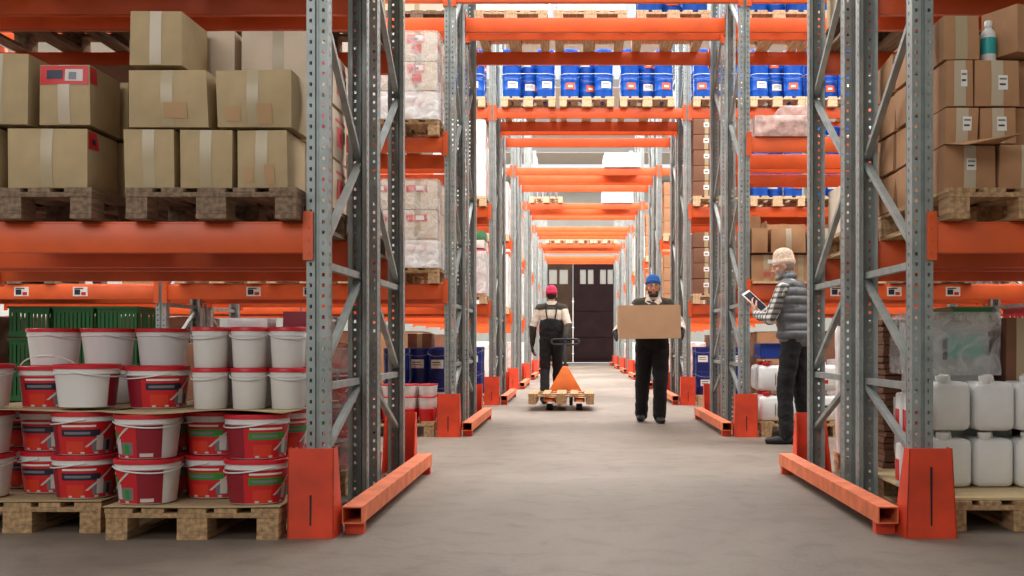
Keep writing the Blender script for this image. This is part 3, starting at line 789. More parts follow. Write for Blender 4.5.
carton((-1.44, 5.66, z3 + .403), (.17, .2, .085), 'red_d', 'dark red box lying on the small white buckets', 91, tape=None, bulge=.002, jit=.002)
bundle((-1.70, 5.62, z3 + .403), (.24, .2, .055), 'wrapw', 'crumpled white film lying on the small white buckets', 6, name='crumpled_film', cat='plastic film')
pallet(cx2, 6.42, 0, 'wooden floor pallet of wrapped buckets behind left nearest guard', 'wood')
for l in range(3):
    for (dx, dy), nm, st in list(zip(ROWS, RN, styles('navy_l', 60)))[:5]:
        bucket((cx2 + dx, 6.60 + dy, .148 + l*HB), st, 'film-wrapped red bucket, %s, %s layer, behind left nearest guard' % (nm, ('bottom', 'middle', 'top')[l]))
film_shell(cx2, 6.42, .148, .86, .74, .72, 'crinkled clear film around bucket pallet behind left nearest guard', 'film', 2)

# ------------------------------------------------------------------ LEFT, second row
y1 = RY(1) - .10
plab = (('f', -.55, .35, .25, .85, 'pink_l', 0), ('f', -.1, .3, .4, .78, 'paper', 1), ('f', -.3, .2, -.45, .15, 'red', 0), ('f', -.35, .05, .45, .62, 'grey_l', 2), ('r', -.5, .3, -.2, .4, 'pink_l', 0))
plab2 = (('f', -.6, .5, .2, .68, 'red', 0), ('f', -.1, .35, .3, .62, 'paper', 1), ('f', -.5, -.15, .3, .55, 'pink_l', 1))
for lv, (zz, nm) in enumerate(((L1, 'lowest'), (L2, 'middle'))):
    for pi, cx in enumerate((-1.715, -2.58, -3.45)):
        pallet(cx, y1, zz, 'pallet of film-wrapped cartons, %s shelf, left second row, %s from aisle' % (nm, ('first', 'second', 'third')[pi]), 'wood' if pi == 0 else 'far')
        for l in range(3):
            for i in range(2):
                for r_ in range(2 if pi == 0 else 1):
                    carton((cx - .19 + .385*i, y1 + .03 + r_*.40, zz + .148 + l*.284), (.366, .37, .276), 'kraft_p', 'pale labelled carton, %s %s %s, %s shelf pallet, left second row, %s from aisle' % (('bottom', 'middle', 'top')[l], ('left', 'right')[i], ('front', 'back')[r_], nm, ('first', 'second', 'third')[pi]),
                           101 + (l + i + lv) % 3, pieces=(plab, plab2)[lv == 0], plab='pink and white printed label', bulge=.004, jit=.002, group='film-wrapped cartons')
        film_shell(cx, y1 + .014, zz + .15, .785, .815 if pi == 0 else .415, .856, 'clear stretch film around %s shelf carton pallet, left second row, %s from aisle' % (nm, ('first', 'second', 'third')[pi]), 'film', 10 + lv*3 + pi)
        film_shell(cx, y1 - .012, zz + .15, .812, .867 if pi == 0 else .467, .26, 'milky film band round base of %s shelf carton pallet, left second row, %s from aisle' % (nm, ('first', 'second', 'third')[pi]), 'film_w', 20 + lv*3 + pi, sag=.004, top=False)
pallet(-1.757, y1 + .02, 0, 'floor pallet of tiny buckets beside left second-row guard', 'wood')
for l in range(3):
    for r_ in range(2):
        for i in range(4):
            bucket((-1.447 - .178*i, y1 + .14 + r_*.185, .147 + l*.1185), ('T', 'r' if l == 0 else 'w'), '%s tiny bucket, %s row, %s layer, column %s from second-row guard' % (('red', 'white', 'white')[l], ('front', 'back')[r_], ('bottom', 'middle', 'top')[l], ('one', 'two', 'three', 'four')[i]), group='tiny buckets on floor pallet')
pallet(-1.757, RY(1) + 1.24, 0, 'floor pallet of dark blue pails, left second row', 'far')
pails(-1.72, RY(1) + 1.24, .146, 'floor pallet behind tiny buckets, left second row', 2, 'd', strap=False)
carton((-1.72, RY(1) + 1.46, .146 + .704), (.26, .24, .16), 'kraft_d', 'dark brown box on dark blue pails, left second row', 93)
for i in range(3):
    for l in range(4):
        crate((-5.45 + i*.44, RY(1) + .3, l*.32), (.40, .6, .31), 'crate_g', 'green crate, stack %s from left, tier %s, floor under left shelves' % (('one', 'two', 'three')[i], ('one', 'two', 'three', 'four')[l]))
for i, cx in enumerate((-2.63, -3.50)):
    pallet(cx, RY(1), 0, 'floor pallet with dark wrapped load, left second row, %s' % ('nearer the aisle', 'farther from aisle')[i], 'fargrey')
    bundle((cx, RY(1) + .03, .146), (.76, 1.1, .78), 'kraft_d', 'dark brown wrapped floor load, left second row, %s' % ('nearer the aisle', 'farther from aisle')[i], 31 + i)

# ------------------------------------------------------------------ RIGHT, nearest row, lowest shelf: brown cartons
pallet(2.125, yA, L1, 'wooden pallet under brown cartons on right nearest shelf', 'wood')
wr = 'of brown carton stack on right nearest shelf'
def wl(u, v, s_=.34): return (('f', u - s_*.55, u + s_*.55, v - s_, v + s_*.6, 'paper', 0), ('f', u - s_*.42, u + s_*.42, v + s_*.1, v + s_*.3, 'grey_l', 1), ('f', u - s_*.42, u + s_*.3, v - s_*.5, v - s_*.3, 'ink', 1))
BC = [  # xa, xb, z, h, dy, seed, label
    (1.725, 1.972, 0, .205, .06, 1, wl(.05, .2), 'bottom left, under the open flap', None), (1.980, 2.24, 0, .205, .05, 2, wl(.75, -.1), 'bottom right', None),
    (1.730, 1.885, .212, .168, .05, 3, wl(.3, .2, .5), 'second layer left', None), (1.893, 2.062, .212, .168, .05, 4, wl(.2, .2, .5), 'second layer middle', None), (2.070, 2.33, .212, .19, .16, 5, None, 'second layer right, set back', None),
    (1.730, 1.862, .386, .215, .05, 6, wl(.3, .3, .45), 'third layer left', None), (1.866, 2.075, .386, .215, .05, 7, wl(.25, .1, .4), 'third layer middle', None), (2.083, 2.35, .41, .225, .18, 8, None, 'third layer right, set back', None),
    (1.725, 1.895, .607, .205, .06, 9, None, 'top left', None)]
for xa, xb, z_, h_, dy, sd, pc, nm, _ in BC:
    c, w_ = x0c(xa, xb)
    carton((c, yA + dy, zt + z_), (w_ - .006, .36 if 'set back' not in nm else .20, h_), 'kraft_b', 'brown carton, %s, %s' % (nm, wr), 200 + sd, tape='tape_l' if pc else 'tape', pieces=pc, plab='white paper label', bulge=.006, jit=.004, group='brown cartons on right nearest shelf')
carton((2.19, yA + .10, zt + .640), (.28, .22, .225), 'kraft_b', 'brown carton turned at an angle, top right, %s' % wr, 220, rz=.45, tape='tape_l', bulge=.004, jit=.003, group='brown cartons on right nearest shelf')
for r_ in (1, 2):
    for i in range(2):
        for l in range(4):
            if l == 3 and i == 1: continue
            carton((1.905 + i*.395, yA + .07 + r_*.388, zt + l*.213), (.365, .355, .202), 'kraft_b', 'brown carton, %s row, layer %s, %s side, %s' % (('', 'second', 'third')[r_], ('one', 'two', 'three', 'four')[l], ('aisle', 'inner')[i], wr), 230 + r_*4 + l*2 + i, bulge=.006, jit=.012, group='brown cartons on right nearest shelf')
fb = MB(); fb.add([(1.725,5.075,1.836),(1.972,5.075,1.836),(2.012,4.90,1.850),(1.765,4.90,1.800),(1.725,5.075,1.832),(1.972,5.075,1.832),(2.012,4.90,1.846),(1.765,4.90,1.796)], [(3,2,1,0),(4,5,6,7),(0,1,5,4),(1,2,6,5),(2,3,7,6),(3,0,4,7)])
# bottle on the cartons
def bottle():
    k = Bk(.034, .185, None, 1.0); b = MB()
    b.lathe([(.030,0),(.034,.006),(.034,.125),(.031,.140),(.018,.156),(.015,.160),(.015,.168)], 20)
    c = MB(); c.lathe([(.018,.166),(.018,.190),(.015,.194)], 16)
    q = MB(); q.lathe([(.0345,.04),(.0348,.042),(.0348,.112),(.0345,.114)], 20, cap0=False, cap1=False)
    pr = Proto('plastic_bottle', 'bottle', b.mesh('bottle', M['white'], smooth=45), [part('cap', c.mesh('cap', M['white'], smooth=45)), part('label', q.mesh('label', M['teal_l'], smooth=45), 'teal label band')])
    return pr
bottle().place((1.965, yA + .14, zt + .386 + .220), 'white plastic bottle with teal label standing on brown cartons')
bpy.data.objects['plastic_bottle'].scale = (1.05, 1.05, 1.05)
o_ = obj('carton_flap', fb.mesh('carton_flap', M['kraft_b'], smooth=0)); o_.name = 'flap'
_host = [o for o in bpy.data.objects if o.get('label', '').startswith('brown carton, bottom left')][0]
o_.parent = _host; o_.matrix_parent_inverse = Matrix.Translation(-Vector(_host.location))
# rear half, lowest shelf
pallet(2.12, 6.42, L1, 'pallet with cream carton on rear half of right nearest shelf', 'wood')
carton((2.02, 6.48, zt), (.60, .9, .30), 'kraft_p', 'cream carton on rear half of right nearest shelf, seen through the frame', 251, bulge=.008, group=None)
for i, cx in enumerate((3.0, 3.85)):
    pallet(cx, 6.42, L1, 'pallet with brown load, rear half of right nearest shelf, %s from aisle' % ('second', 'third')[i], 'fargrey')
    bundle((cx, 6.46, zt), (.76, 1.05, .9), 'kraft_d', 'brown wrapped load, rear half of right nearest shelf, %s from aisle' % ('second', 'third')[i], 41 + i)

# ------------------------------------------------------------------ RIGHT, nearest row, floor: canisters
pallet(2.17, 5.20, 0, 'floor pallet under white canisters at right photo edge', 'wood')
M['ply'] = mat('plywood', (206, 182, 138), .7, var=.08, scale=4, stretch=(.6, 6, 1))
sheet((2.14, 5.222, .1455), .88, 1.18, 'plywood sheet on floor pallet under white canisters', 'ply', wave=.0, t=.012, name='plywood_sheet', cat='plywood sheet')
zc_ = .159
for l in range(2):
    for i, x_ in enumerate((1.935, 2.155, 2.372)):
        can((x_, 5.56 + (.015 if (i + l) % 2 else 0), zc_ + l*.292), (.205, .25, .285), 'white_can', None, 'plain white canister, %s layer, %s from left, front of right floor pallet' % (('lower', 'upper')[l], ('first', 'second', 'third')[i]))
can((2.56, 5.56, zc_), (.12, .25, .285), 'white_can', None, 'narrow white canister at right end of the right floor pallet')
for l in range(2):
    for i, y_ in enumerate((5.46, 5.60)):
        can((1.716, y_, zc_ + l*.262), (.082, .095, .255), 'white_can', 'red', 'narrow white bottle with red label, %s tier, %s one, seen beside right nearest upright' % (('lower', 'upper')[l], ('front', 'rear')[i]), group='small red-labelled bottles')
M['bale'] = mat('grey_white_bale', (172, 174, 172), .3, var=.06, scale=8, bump=.5, bscale=14); M['teal_p'] = mat('pale_teal_print', (120, 170, 158), .4)
# wrapped goods behind and above the canisters
bundle((2.10, 5.85, zc_), (.55, .48, .46), 'bale', 'white wrapped bale standing behind the white canisters', 51)
bundle((2.06, 5.87, zc_ + .464), (.40, .44, .42), 'bale', 'white wrapped bale with teal print on top behind the canisters', 52)
film_shell(2.06, 5.83, zc_ + .57, .45, .52, .34, 'loose clear film over the teal-printed white bale', 'film', 33)
carton((2.40, 5.84, zc_ + .46), (.16, .46, .42), 'kraft_d', 'dark brown carton beside the wrapped white bale', 261, bulge=.004)
carton((2.50, 5.84, zc_), (.2, .46, .452), 'kraft_d', 'dark brown carton under wrapped bales behind canisters', 262, bulge=.002, jit=.001)
tq = MB(); tq.box(-.06, .14, -.030, -.026, .20, .33)
_b = [o for o in bpy.data.objects if o.get('label', '').startswith('white wrapped bale with teal')][0]
obj('label', tq.mesh('label', [M['teal_p'], M['navy_l']], smooth=0), _b, label='pale teal printed label'); tq = MB(); tq.box(-.085, -.062, -.030, -.026, .19, .31); obj('label', tq.mesh('label', M['navy_l'], smooth=0), _b, label='navy printed bar')
# stack of flat brown sheets (rear half)
pallet(2.225, 6.50, 0, 'floor pallet under flattened brown cardboard behind right nearest guard', 'wood')
for i in range(24):
    h = .034; q = Box(.72, .56, h, bulge=.003, jit=.006, seed=300 + i, n=3)
    o = obj('cardboard_bundle', q.mesh(M['kraft_d']), loc=(2.225 + R.uniform(-.01, .01), 6.56 + R.uniform(-.008, .008), .147 + i*.0375))
    tag(o, 'flat bundle of brown cardboard, %s of twenty-four up from the pallet, right nearest row' % ('first second third fourth fifth sixth seventh eighth ninth tenth eleventh twelfth thirteenth fourteenth fifteenth sixteenth seventeenth eighteenth nineteenth twentieth twenty-first twenty-second twenty-third twenty-fourth'.split()[i]), 'cardboard', 'flat brown cardboard bundles')
for i, x_ in enumerate((1.90, 2.14, 2.38)):
    bundle((x_, 7.18, .147), (.22, .40, .88), 'wrapw', 'tall pale wrapped roll, %s from aisle, behind the flattened cardboard' % ('first', 'second', 'third')[i], 61 + i, group='tall pale wrapped rolls', name='wrapped_roll')

# ------------------------------------------------------------------ RIGHT, second row
pallet(2.185, y1 + .02, 0, 'floor pallet under white canisters beside right second-row guard', 'wood')
for l in range(2):
    for i in range(3):
        for r_ in range(2):
            can((1.90 + i*.258, y1 + .06 + r_*.30, .147 + l*.292), (.245, .25, .285), 'red', 'strip' if i < 2 else 'warn', 'white canister with red cap, %s layer, %s from guard, %s row, right second row' % (('lower', 'upper')[l], ('first', 'second', 'third')[i], ('front', 'back')[r_]), group='red-capped white canisters')
crate((1.93, y1 + .08, .147 + .604), (.28, .36, .15), 'crate_b', 'blue crate on white canisters beside right second-row guard')
db = MB(); db.box(1.712, 3.0, RY(1) - .06, RY(1) + 1.05, 0, .018)
o = obj('wooden_board', db.mesh('wooden_board', M['wood_p'], smooth=0), loc=(0, 0, L1 + .001)); tag(o, 'pale wooden board on lowest shelf, right second row', 'board')
zd = L1 + .021; yb = RY(1) - .02
rp = (('f', -.35, .45, -.75, -.1, 'faded_p', 0), ('f', -.2, .3, -.6, -.3, 'faded_r', 1), ('f', .1, .45, .35, .65, 'paper', 0))
carton((1.845, yb, zd), (.275, .36, .262), 'kraft_b', 'carton with red print on lowest shelf, right second row, behind the tablet', 271, pieces=rp, plab='faded red print')
carton((2.185, yb + .02, zd), (.34, .36, .262), 'kraft_b', 'carton beside red-printed one on lowest shelf, right second row', 272)
carton((2.545, yb + .02, zd), (.318, .36, .262), 'kraft_b', 'third carton of lower layer on lowest shelf, right second row', 273)
sheet((2.12, yb - .03, zd + .274), .86, .46, 'thin brown cardboard sheet between carton layers, right second row', 'kraft_d', wave=0)
for i, (x_, w_) in enumerate(((1.785, .155), (2.06, .335), (2.425, .335))):
    carton((x_, yb, zd + .282), (w_, .36, .235), 'kraft_b', '%s carton of upper layer on lowest shelf, right second row' % ('narrow open', 'middle', 'right')[i], 281 + i, flaps=(('k', 1.3), ('r', 1.75)) if i == 0 else None, tape=None if i == 0 else 'tape_l')
bundle((2.0, RY(1) - .02, L2 + .002), (.56, .8, .22), 'wrapp', 'low pinkish wrapped pile on middle shelf, right second row', 71, lumps=.06)
bundle((2.14, RY(1) + .05, L2 + .222), (.30, .5, .10), 'wrapp', 'small pinkish wrapped lump on top of low pile, right second row', 72, lumps=.05)
pallet(3.0, y1, L1, 'pallet with brown wrapped load, lowest shelf, right second row', 'fargrey') if False else None
for i, cx in enumerate((3.45,)):
    pallet(cx, y1, L1, 'pallet with brown wrapped load, lowest shelf, right second row, at far end', 'fargrey')
    bundle((cx, y1 + .04, zt), (.76, 1.05, .9), 'kraft_b', 'brown wrapped load, lowest shelf, right second row, at far end', 75)
for i in range(3):
    for l, m_ in enumerate(('crate_b', 'crate_b', 'crate_g', 'crate_r' if i == 1 else 'crate_g')):
        crate((4.0 + i*.44 + (.3 if i else 0), RY(1) + .4, l*.32), (.40, .6, .31), m_, '%s crate, stack %s, tier %s, floor under right shelves' % ({'b': 'blue', 'g': 'green', 'r': 'red'}[m_[-1]], ('one', 'two', 'three')[i], ('one', 'two', 'three', 'four')[l]))
for i, cx in enumerate((3.05,)):
    pallet(cx, RY(1) + .02, 0, 'floor pallet with pale wrapped load, right second row', 'fargrey')
    bundle((cx, RY(1) + .05, .146), (.76, 1.05, .62), 'wrapw', 'pale wrapped floor load, right second row, behind canisters', 77)

# ------------------------------------------------------------------ upper loads over the aisle, second and third rows
y1b = RY(1) + PO[2] - .10
for i, cx in enumerate((-.70, .16)):
    pallet(cx, y1b, L3, 'pallet under white wrapped load over the aisle, second row, %s' % ('left', 'middle')[i], 'far')
    bundle((cx, y1b + .04, L3 + .146), (.78, 1.1, .8), 'wrapw', 'white wrapped load over the aisle, second row, %s' % ('left', 'middle')[i], 81 + i)
for i, cx in enumerate((1.06, 2.2, 3.02, 3.86)):
    pallet(cx, y1b, L3, 'pallet of blue pails on upper shelf, second row, %s from left' % ('first', 'second', 'third', 'fourth')[i], 'far')
    pails(cx, y1b, L3 + .146, 'upper shelf of second row, %s pallet from left' % ('first', 'second', 'third', 'fourth')[i], 1, 'nwo', strap=False)
y2 = RY(2) - .10
for i, cx in enumerate((-1.72, -.69, .165, 1.05, 2.12, 2.95, 3.75)):
    nm = ('first', 'second', 'third', 'fourth', 'fifth', 'sixth', 'seventh')[i]
    pallet(cx, y2, L3, 'pallet of blue pails on upper shelf, third row, %s from left' % nm, 'far')
    pails(cx, y2, L3 + .146, 'upper shelf of third row, %s pallet from left' % nm, 2, ('wbw', 'wwb', 'woo', 'oow', 'wbo', 'wwo', 'owb')[i])

# ------------------------------------------------------------------ third row and beyond
lb = (('f', -.22, .2, -.1, .5, 'paper', 0), ('f', -.15, .1, .1, .25, 'ink', 1))
for lv, (zz, nm) in enumerate(((L1, 'lowest'), (L2, 'middle'))):
    pallet(2.115, y2, zz, 'pallet of dark brown cartons, %s shelf, right third row' % nm, 'far')
    for l in range(4 + lv):
        for i in range(2):
            carton((1.915 + i*.39, y2 + .05, zz + .146 + l*.228), (.378, .40, .220), 'kraft_d', 'dark brown carton with white label, layer %s, %s column, %s shelf, right third row' % (('one', 'two', 'three', 'four', 'five')[l], ('aisle', 'inner')[i], nm), 290 + (l + i) % 3, pieces=lb, plab='white paper label', bulge=.004, group='dark brown cartons in third row')
for i, cx in enumerate((2.95, 3.80)):
    pallet(cx, y2, L2, 'pallet of blue pails, middle shelf, right third row, %s' % ('first past cartons', 'second past cartons')[i], 'far')
    pails(cx, y2, L2 + .146, 'middle shelf, right third row, %s pallet' % ('first', 'second')[i], 3, 'wwo', PSPOT[:3], strap=False)
pallet(2.185, y2 + .02, 0, 'floor pallet of dark blue pails, right third row', 'far')
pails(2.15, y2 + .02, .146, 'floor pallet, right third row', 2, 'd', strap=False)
pallet(-1.70, y2, L2, 'pallet under white wrapped load, middle shelf, left third row', 'far')
bundle((-1.70, y2 + .03, L2 + .146), (.80, 1.1, 1.15), 'wrapw', 'tall white wrapped load, middle shelf, left third row', 85)
pallet(-1.70, y2, L1, 'pallet of printed sacks, lowest shelf, left third row', 'far')
for l in range(7):
    for i in range(2):
        bundle((-1.89 + i*.38, y2 + .04, L1 + .146 + l*.134), (.385, .62, .130), ('sack_r', 'sack_w', 'sack_r', 'sack_g', 'sack_r', 'sack_w', 'sack_g')[(l + i*0) % 7], '%s sack, layer %s, %s column, lowest shelf, left third row' % (('red', 'pale', 'red', 'green', 'red', 'pale', 'green')[l], ('one', 'two', 'three', 'four', 'five', 'six', 'seven')[l], ('outer', 'aisle')[i]), 88 + i, group='printed sacks', name='sack', cat='sack')
film_shell(-1.70, y2 - .02, L1 + .15, .79, .76, .62, 'milky film slipping off printed sacks, left third row', 'film_w', 41, sag=.006, top=False)
pallet(-1.757, y2, 0, 'floor pallet of blue pails, left third row', 'far')
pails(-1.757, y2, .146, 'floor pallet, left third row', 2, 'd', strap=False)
for k in range(3, 8):
    yk = RY(k) - .08
    for sd, cx, sn in ((0, -1.70, 'left'), (1, 2.12, 'right')):
        for lv, (zz, nm) in enumerate(((L1, 'lowest'), (L2, 'middle'))):
            pallet(cx, yk, zz, 'pallet on %s shelf beside the aisle, %s %s row' % (nm, sn, ORD[k]), 'far')
            if sd == 0 or k > 4: bundle((cx, yk + .04, zz + .146), (.78, 1.1, 1.05), 'wrapw', 'white wrapped load on %s shelf, %s %s row' % (nm, sn, ORD[k]), 95 + (k + lv) % 3)
            else:
                for l in range(4):
                    for i in range(2):
                        carton((cx - .195 + i*.39, yk + .05, zz + .146 + l*.255), (.372, .5, .247), 'kraft_b', 'brown carton, layer %s, %s column, %s shelf, right %s row' % (('one', 'two', 'three', 'four')[l], ('aisle', 'inner')[i], nm, ORD[k]), 310 + (l + i) % 2, bulge=.004, group='brown cartons in farther rows')
        cg = -1.757 if sd == 0 else 2.185
        pallet(cg, yk, 0, 'floor pallet beside the aisle, %s %s row' % (sn, ORD[k]), 'far')
        bundle((cg, yk + .04, .146), (.76, 1.05, .8), ('wrapp', 'wrapw')[(k + sd) % 2], '%s wrapped floor load, %s %s row' % (('pinkish', 'white')[(k + sd) % 2], sn, ORD[k]), 98 + (k + sd) % 2)
bundle((.92, RY(3) - .04, L3 + .002), (.74, 1.10, .30), 'wrapw', 'low white wrapped load over the aisle, fourth row', 120)
bundle((1.04, RY(4) - .04, L3 + .002), (.80, 1.10, .34), 'wrapw', 'white wrapped load over the aisle, fifth row', 121)
pallet(-.72, RY(4) - .08, L3, 'pallet of small dark cans over the aisle, fifth row', 'far')
for i in range(5):
    k = Bk(.05, .16, None, 1.0)
    if i == 0: CP = Proto('small_can', 'can', k.body(M['grey_l'], 14), [part('lid', k.lid(M['navy_l'], 14))])
    CP.place((-1.0 + i*.13, RY(4) + .02, L3 + .146), 'small grey can with dark lid, %s of five over aisle, fifth row' % ('first', 'second', 'third', 'fourth', 'fifth')[i], group='small cans over the aisle')
for i, cx in enumerate((-.62, .20, 1.02)):
    pallet(cx, RY(6) - .08, L3, 'empty pallet over the aisle, seventh row, %s of three' % ('left', 'middle', 'right')[i], 'far')

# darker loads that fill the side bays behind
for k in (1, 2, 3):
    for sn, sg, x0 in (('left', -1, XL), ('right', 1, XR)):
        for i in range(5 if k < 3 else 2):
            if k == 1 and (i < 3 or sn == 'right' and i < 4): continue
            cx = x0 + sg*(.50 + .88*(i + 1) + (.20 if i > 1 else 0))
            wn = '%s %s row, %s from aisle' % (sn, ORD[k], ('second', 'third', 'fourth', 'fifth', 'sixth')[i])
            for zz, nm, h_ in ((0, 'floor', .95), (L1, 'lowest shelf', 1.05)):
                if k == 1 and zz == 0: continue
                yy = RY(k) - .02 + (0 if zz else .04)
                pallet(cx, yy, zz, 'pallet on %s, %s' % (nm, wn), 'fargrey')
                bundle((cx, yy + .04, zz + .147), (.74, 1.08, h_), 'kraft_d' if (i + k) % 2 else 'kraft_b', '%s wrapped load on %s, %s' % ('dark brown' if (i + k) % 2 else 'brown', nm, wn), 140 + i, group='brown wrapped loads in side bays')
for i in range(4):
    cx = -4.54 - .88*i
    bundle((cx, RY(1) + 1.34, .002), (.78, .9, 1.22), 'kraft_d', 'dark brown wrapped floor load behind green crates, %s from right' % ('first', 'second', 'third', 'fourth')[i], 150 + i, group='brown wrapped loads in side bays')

for i, cx in enumerate((-1.715, -2.58, -3.45)):
    wn = 'upper shelf, left second row, %s from aisle' % ('first', 'second', 'third')[i]
    pallet(cx, y1b, L3, 'added unseen pallet on %s' % wn, 'grey')
    carton((cx, y1b + .05, L3 + .147), (.76, 1.08, .7), 'kraft_p', 'big pale carton on %s' % wn, 84 + i, group='big cartons on upper shelf')

for sn, xs in (('left', (-1.70, -2.56, -3.46)), ('right', (2.12, 3.0, 3.86))):  # unseen loads above the view, added to shade the shelf interior
    for i, cx in enumerate(xs):
        wn = 'front half of middle shelf, %s nearest row, %s from aisle' % (sn, ('first', 'second', 'third')[i])
        pallet(cx, yA, L2, 'added unseen pallet on %s' % wn, 'grey')
        carton((cx, yA + .05, L2 + .147), (.76, 1.08, .7), 'kraft', 'added unseen big carton on %s' % wn, 80 + i, group='big cartons on middle shelf')

pallet(-6.25, RY(1), 0, 'floor pallet left of the green crates, left second row', 'fargrey')
bundle((-6.25, RY(1) + .04, .147), (.76, 1.08, 1.05), 'kraft_d', 'dark brown wrapped floor load left of the green crates', 160)
pallet(5.85, RY(1), 0, 'floor pallet right of the stacked crates, right second row', 'fargrey')
bundle((5.85, RY(1) + .04, .147), (.76, 1.08, 1.0), 'kraft_d', 'dark brown wrapped floor load right of the stacked crates', 161)
# ------------------------------------------------------------------ people: one continuous body each, clothing and hair as children
V = Vector
def capsule(mb, a, ra, b, rb, n=14, k=5, mi=0):
    a, b = V(a), V(b); d = b - a; L = d.length; d = d/L if L > 1e-6 else V((0,0,1))
    u = d.orthogonal().normalized(); w = d.cross(u); rings = []
    for i in range(k+1): t = -PI/2 + PI/2*i/k; rings.append((a + d*ra*math.sin(t), max(ra*math.cos(t), 1e-4)))
    for i in range(k+1): t = PI/2*i/k; rings.append((b + d*rb*math.sin(t), max(rb*math.cos(t), 1e-4)))
    vs = [c + (u*math.cos(2*PI*j/n) + w*math.sin(2*PI*j/n))*r for c, r in rings for j in range(n)]
    fs = [(i*n+j, i*n+(j+1) % n, (i+1)*n+(j+1) % n, (i+1)*n+j) for i in range(len(rings)-1) for j in range(n)]
    fs += [tuple(range(n-1,-1,-1)), tuple(range((len(rings)-1)*n, len(rings)*n))]
    mb.add(vs, fs, mi)
def ellip(mb, c, r, M3=None, n=20, k=12):
    c = V(c); vs = []; fs = []
    for i in range(k+1):
        t = -PI/2 + PI*i/k
        for j in range(n):
            p = V((r[0]*max(math.cos(t),1e-3)*math.cos(2*PI*j/n), r[1]*max(math.cos(t),1e-3)*math.sin(2*PI*j/n), r[2]*math.sin(t)))
            vs.append(c + (M3 @ p if M3 else p))
    fs = [(i*n+j, i*n+(j+1) % n, (i+1)*n+(j+1) % n, (i+1)*n+j) for i in range(k) for j in range(n)]
    fs += [tuple(range(n-1,-1,-1)), tuple(range(k*n, (k+1)*n))]
    mb.add(vs, fs)
def skinned(mb, name, mats, voxel=.006, it=3, disp=None, matfn=None, planes=()):
    me = mb.mesh(name + '_raw', mats, smooth=0); o = bpy.data.objects.new(name + '_raw', me); C.objects.link(o)
    m = o.modifiers.new('r', 'REMESH'); m.mode = 'VOXEL'; m.voxel_size = voxel; m.adaptivity = 0
    s_ = o.modifiers.new('s', 'SMOOTH'); s_.factor = .5; s_.iterations = it
    dg = bpy.context.evaluated_depsgraph_get(); dg.update()
    out = bpy.data.meshes.new_from_object(o.evaluated_get(dg)); out.name = name
    bpy.data.objects.remove(o); bpy.data.meshes.remove(me)
    out.materials.clear()
    for q in (mats if isinstance(mats, (list, tuple)) else [mats]): out.materials.append(q)
    if disp:
        nn = [v.normal.copy() for v in out.vertices]
        for v, n in zip(out.vertices, nn): v.co += n*disp(v.co, n)
    if planes:
        k_ = bmesh.new(); k_.from_mesh(out)
        for co, no in planes: bmesh.ops.bisect_plane(k_, geom=k_.verts[:] + k_.edges[:] + k_.faces[:], plane_co=co, plane_no=no, dist=1e-5)
        k_.to_mesh(out); k_.free()
    if matfn:
        for p in out.polygons: p.material_index = matfn(p.center, p.normal)
    out.polygons.foreach_set('use_smooth', [True]*len(out.polygons)); out.update(); return out
def hand(mb, wrist, fdir, pn, side, curl=.3, s=1.0, r=1.0, spread=.021):
    """side: +1 when the thumb lies on the +lateral side; pn: palm normal (towards the thing held)."""
    w = V(wrist); f = V(fdir).normalized(); p = V(pn); p = (p - f*p.dot(f)).normalized(); lat = f.cross(p).normalized()*side
    kn = []
    for i, (o, L) in enumerate(((1.5, .086), (.5, .091), (-.5, .087), (-1.5, .079))):
        k = w + f*L*s + lat*o*spread*s; kn.append(k)
        capsule(mb, w + f*.012*s + lat*o*.012*s, .0145*r*s, k, .0115*r*s, 10, 4)
    capsule(mb, w - f*.03*s, .024*r*s, w + f*.03*s, .023*r*s, 12, 4)
    cs = curl if isinstance(curl, (list, tuple)) else (curl,)*4
    for i, (k, seg) in enumerate(zip(kn, ((.042,.025,.020), (.046,.029,.021), (.042,.027,.020), (.033,.020,.018)))):
        d = f.copy(); q = k; rad = .0092*r*s*(1, 1.02, .98, .88)[i]; ang = 0
        for j, L in enumerate(seg):
            ang += cs[i]*(.7, 1.1, .8)[j]; dv = f*math.cos(ang) + p*math.sin(ang) + lat*(.06*(1.5-i) if j == 0 else 0)
            e = q + dv*L*s; capsule(mb, q, rad, e, rad*.90, 9, 4); q = e; rad *= .92
    b = w + f*.022*s + lat*.026*s; m = b + (f*.55 + lat*.75 + p*.25).normalized()*.042*s; e = m + (f*.85 + lat*.25 + p*.4).normalized()*.032*s; t = e + (f*.9 + p*.45).normalized()*.024*s
    capsule(mb, b, .016*r*s, m, .012*r*s, 10, 4); capsule(mb, m, .0115*r*s, e, .0105*r*s, 10, 4); capsule(mb, e, .0105*r*s, t, .009*r*s, 10, 4)
def head_matrix(pitch, yaw): return (Matrix.Rotation(yaw, 3, 'Z') @ Matrix.Rotation(pitch, 3, 'X'))
M['cloth_olive'] = mat('olive_jacket_cloth', (62, 56, 46), .9, var=.08, scale=20)
M['cloth_cream'] = mat('cream_jacket_cloth', (214, 204, 190), .9, var=.04, scale=20)
M['cloth_black'] = mat('black_work_cloth', (23, 22, 25), .9, var=.12, scale=12)
M['glove'] = mat('dark_glove', (40, 38, 44), .8)
M['hair_d'] = mat('dark_hair', (34, 26, 22), .8)
M['hair_g'] = mat('grey_hair', (150, 140, 132), .8)
M['shoe'] = mat('black_shoe_leather', (26, 25, 26), .45)
M['lip'] = mat('lip', (150, 88, 78), .5)
M['eye_w'] = mat('eye_white', (226, 220, 214), .3); M['eye_d'] = mat('dark_iris', (34, 24, 20), .2)
M['beanie_b'] = mat('blue_knit', (28, 84, 150), .95, var=.1, scale=60, bump=.5, bscale=90)
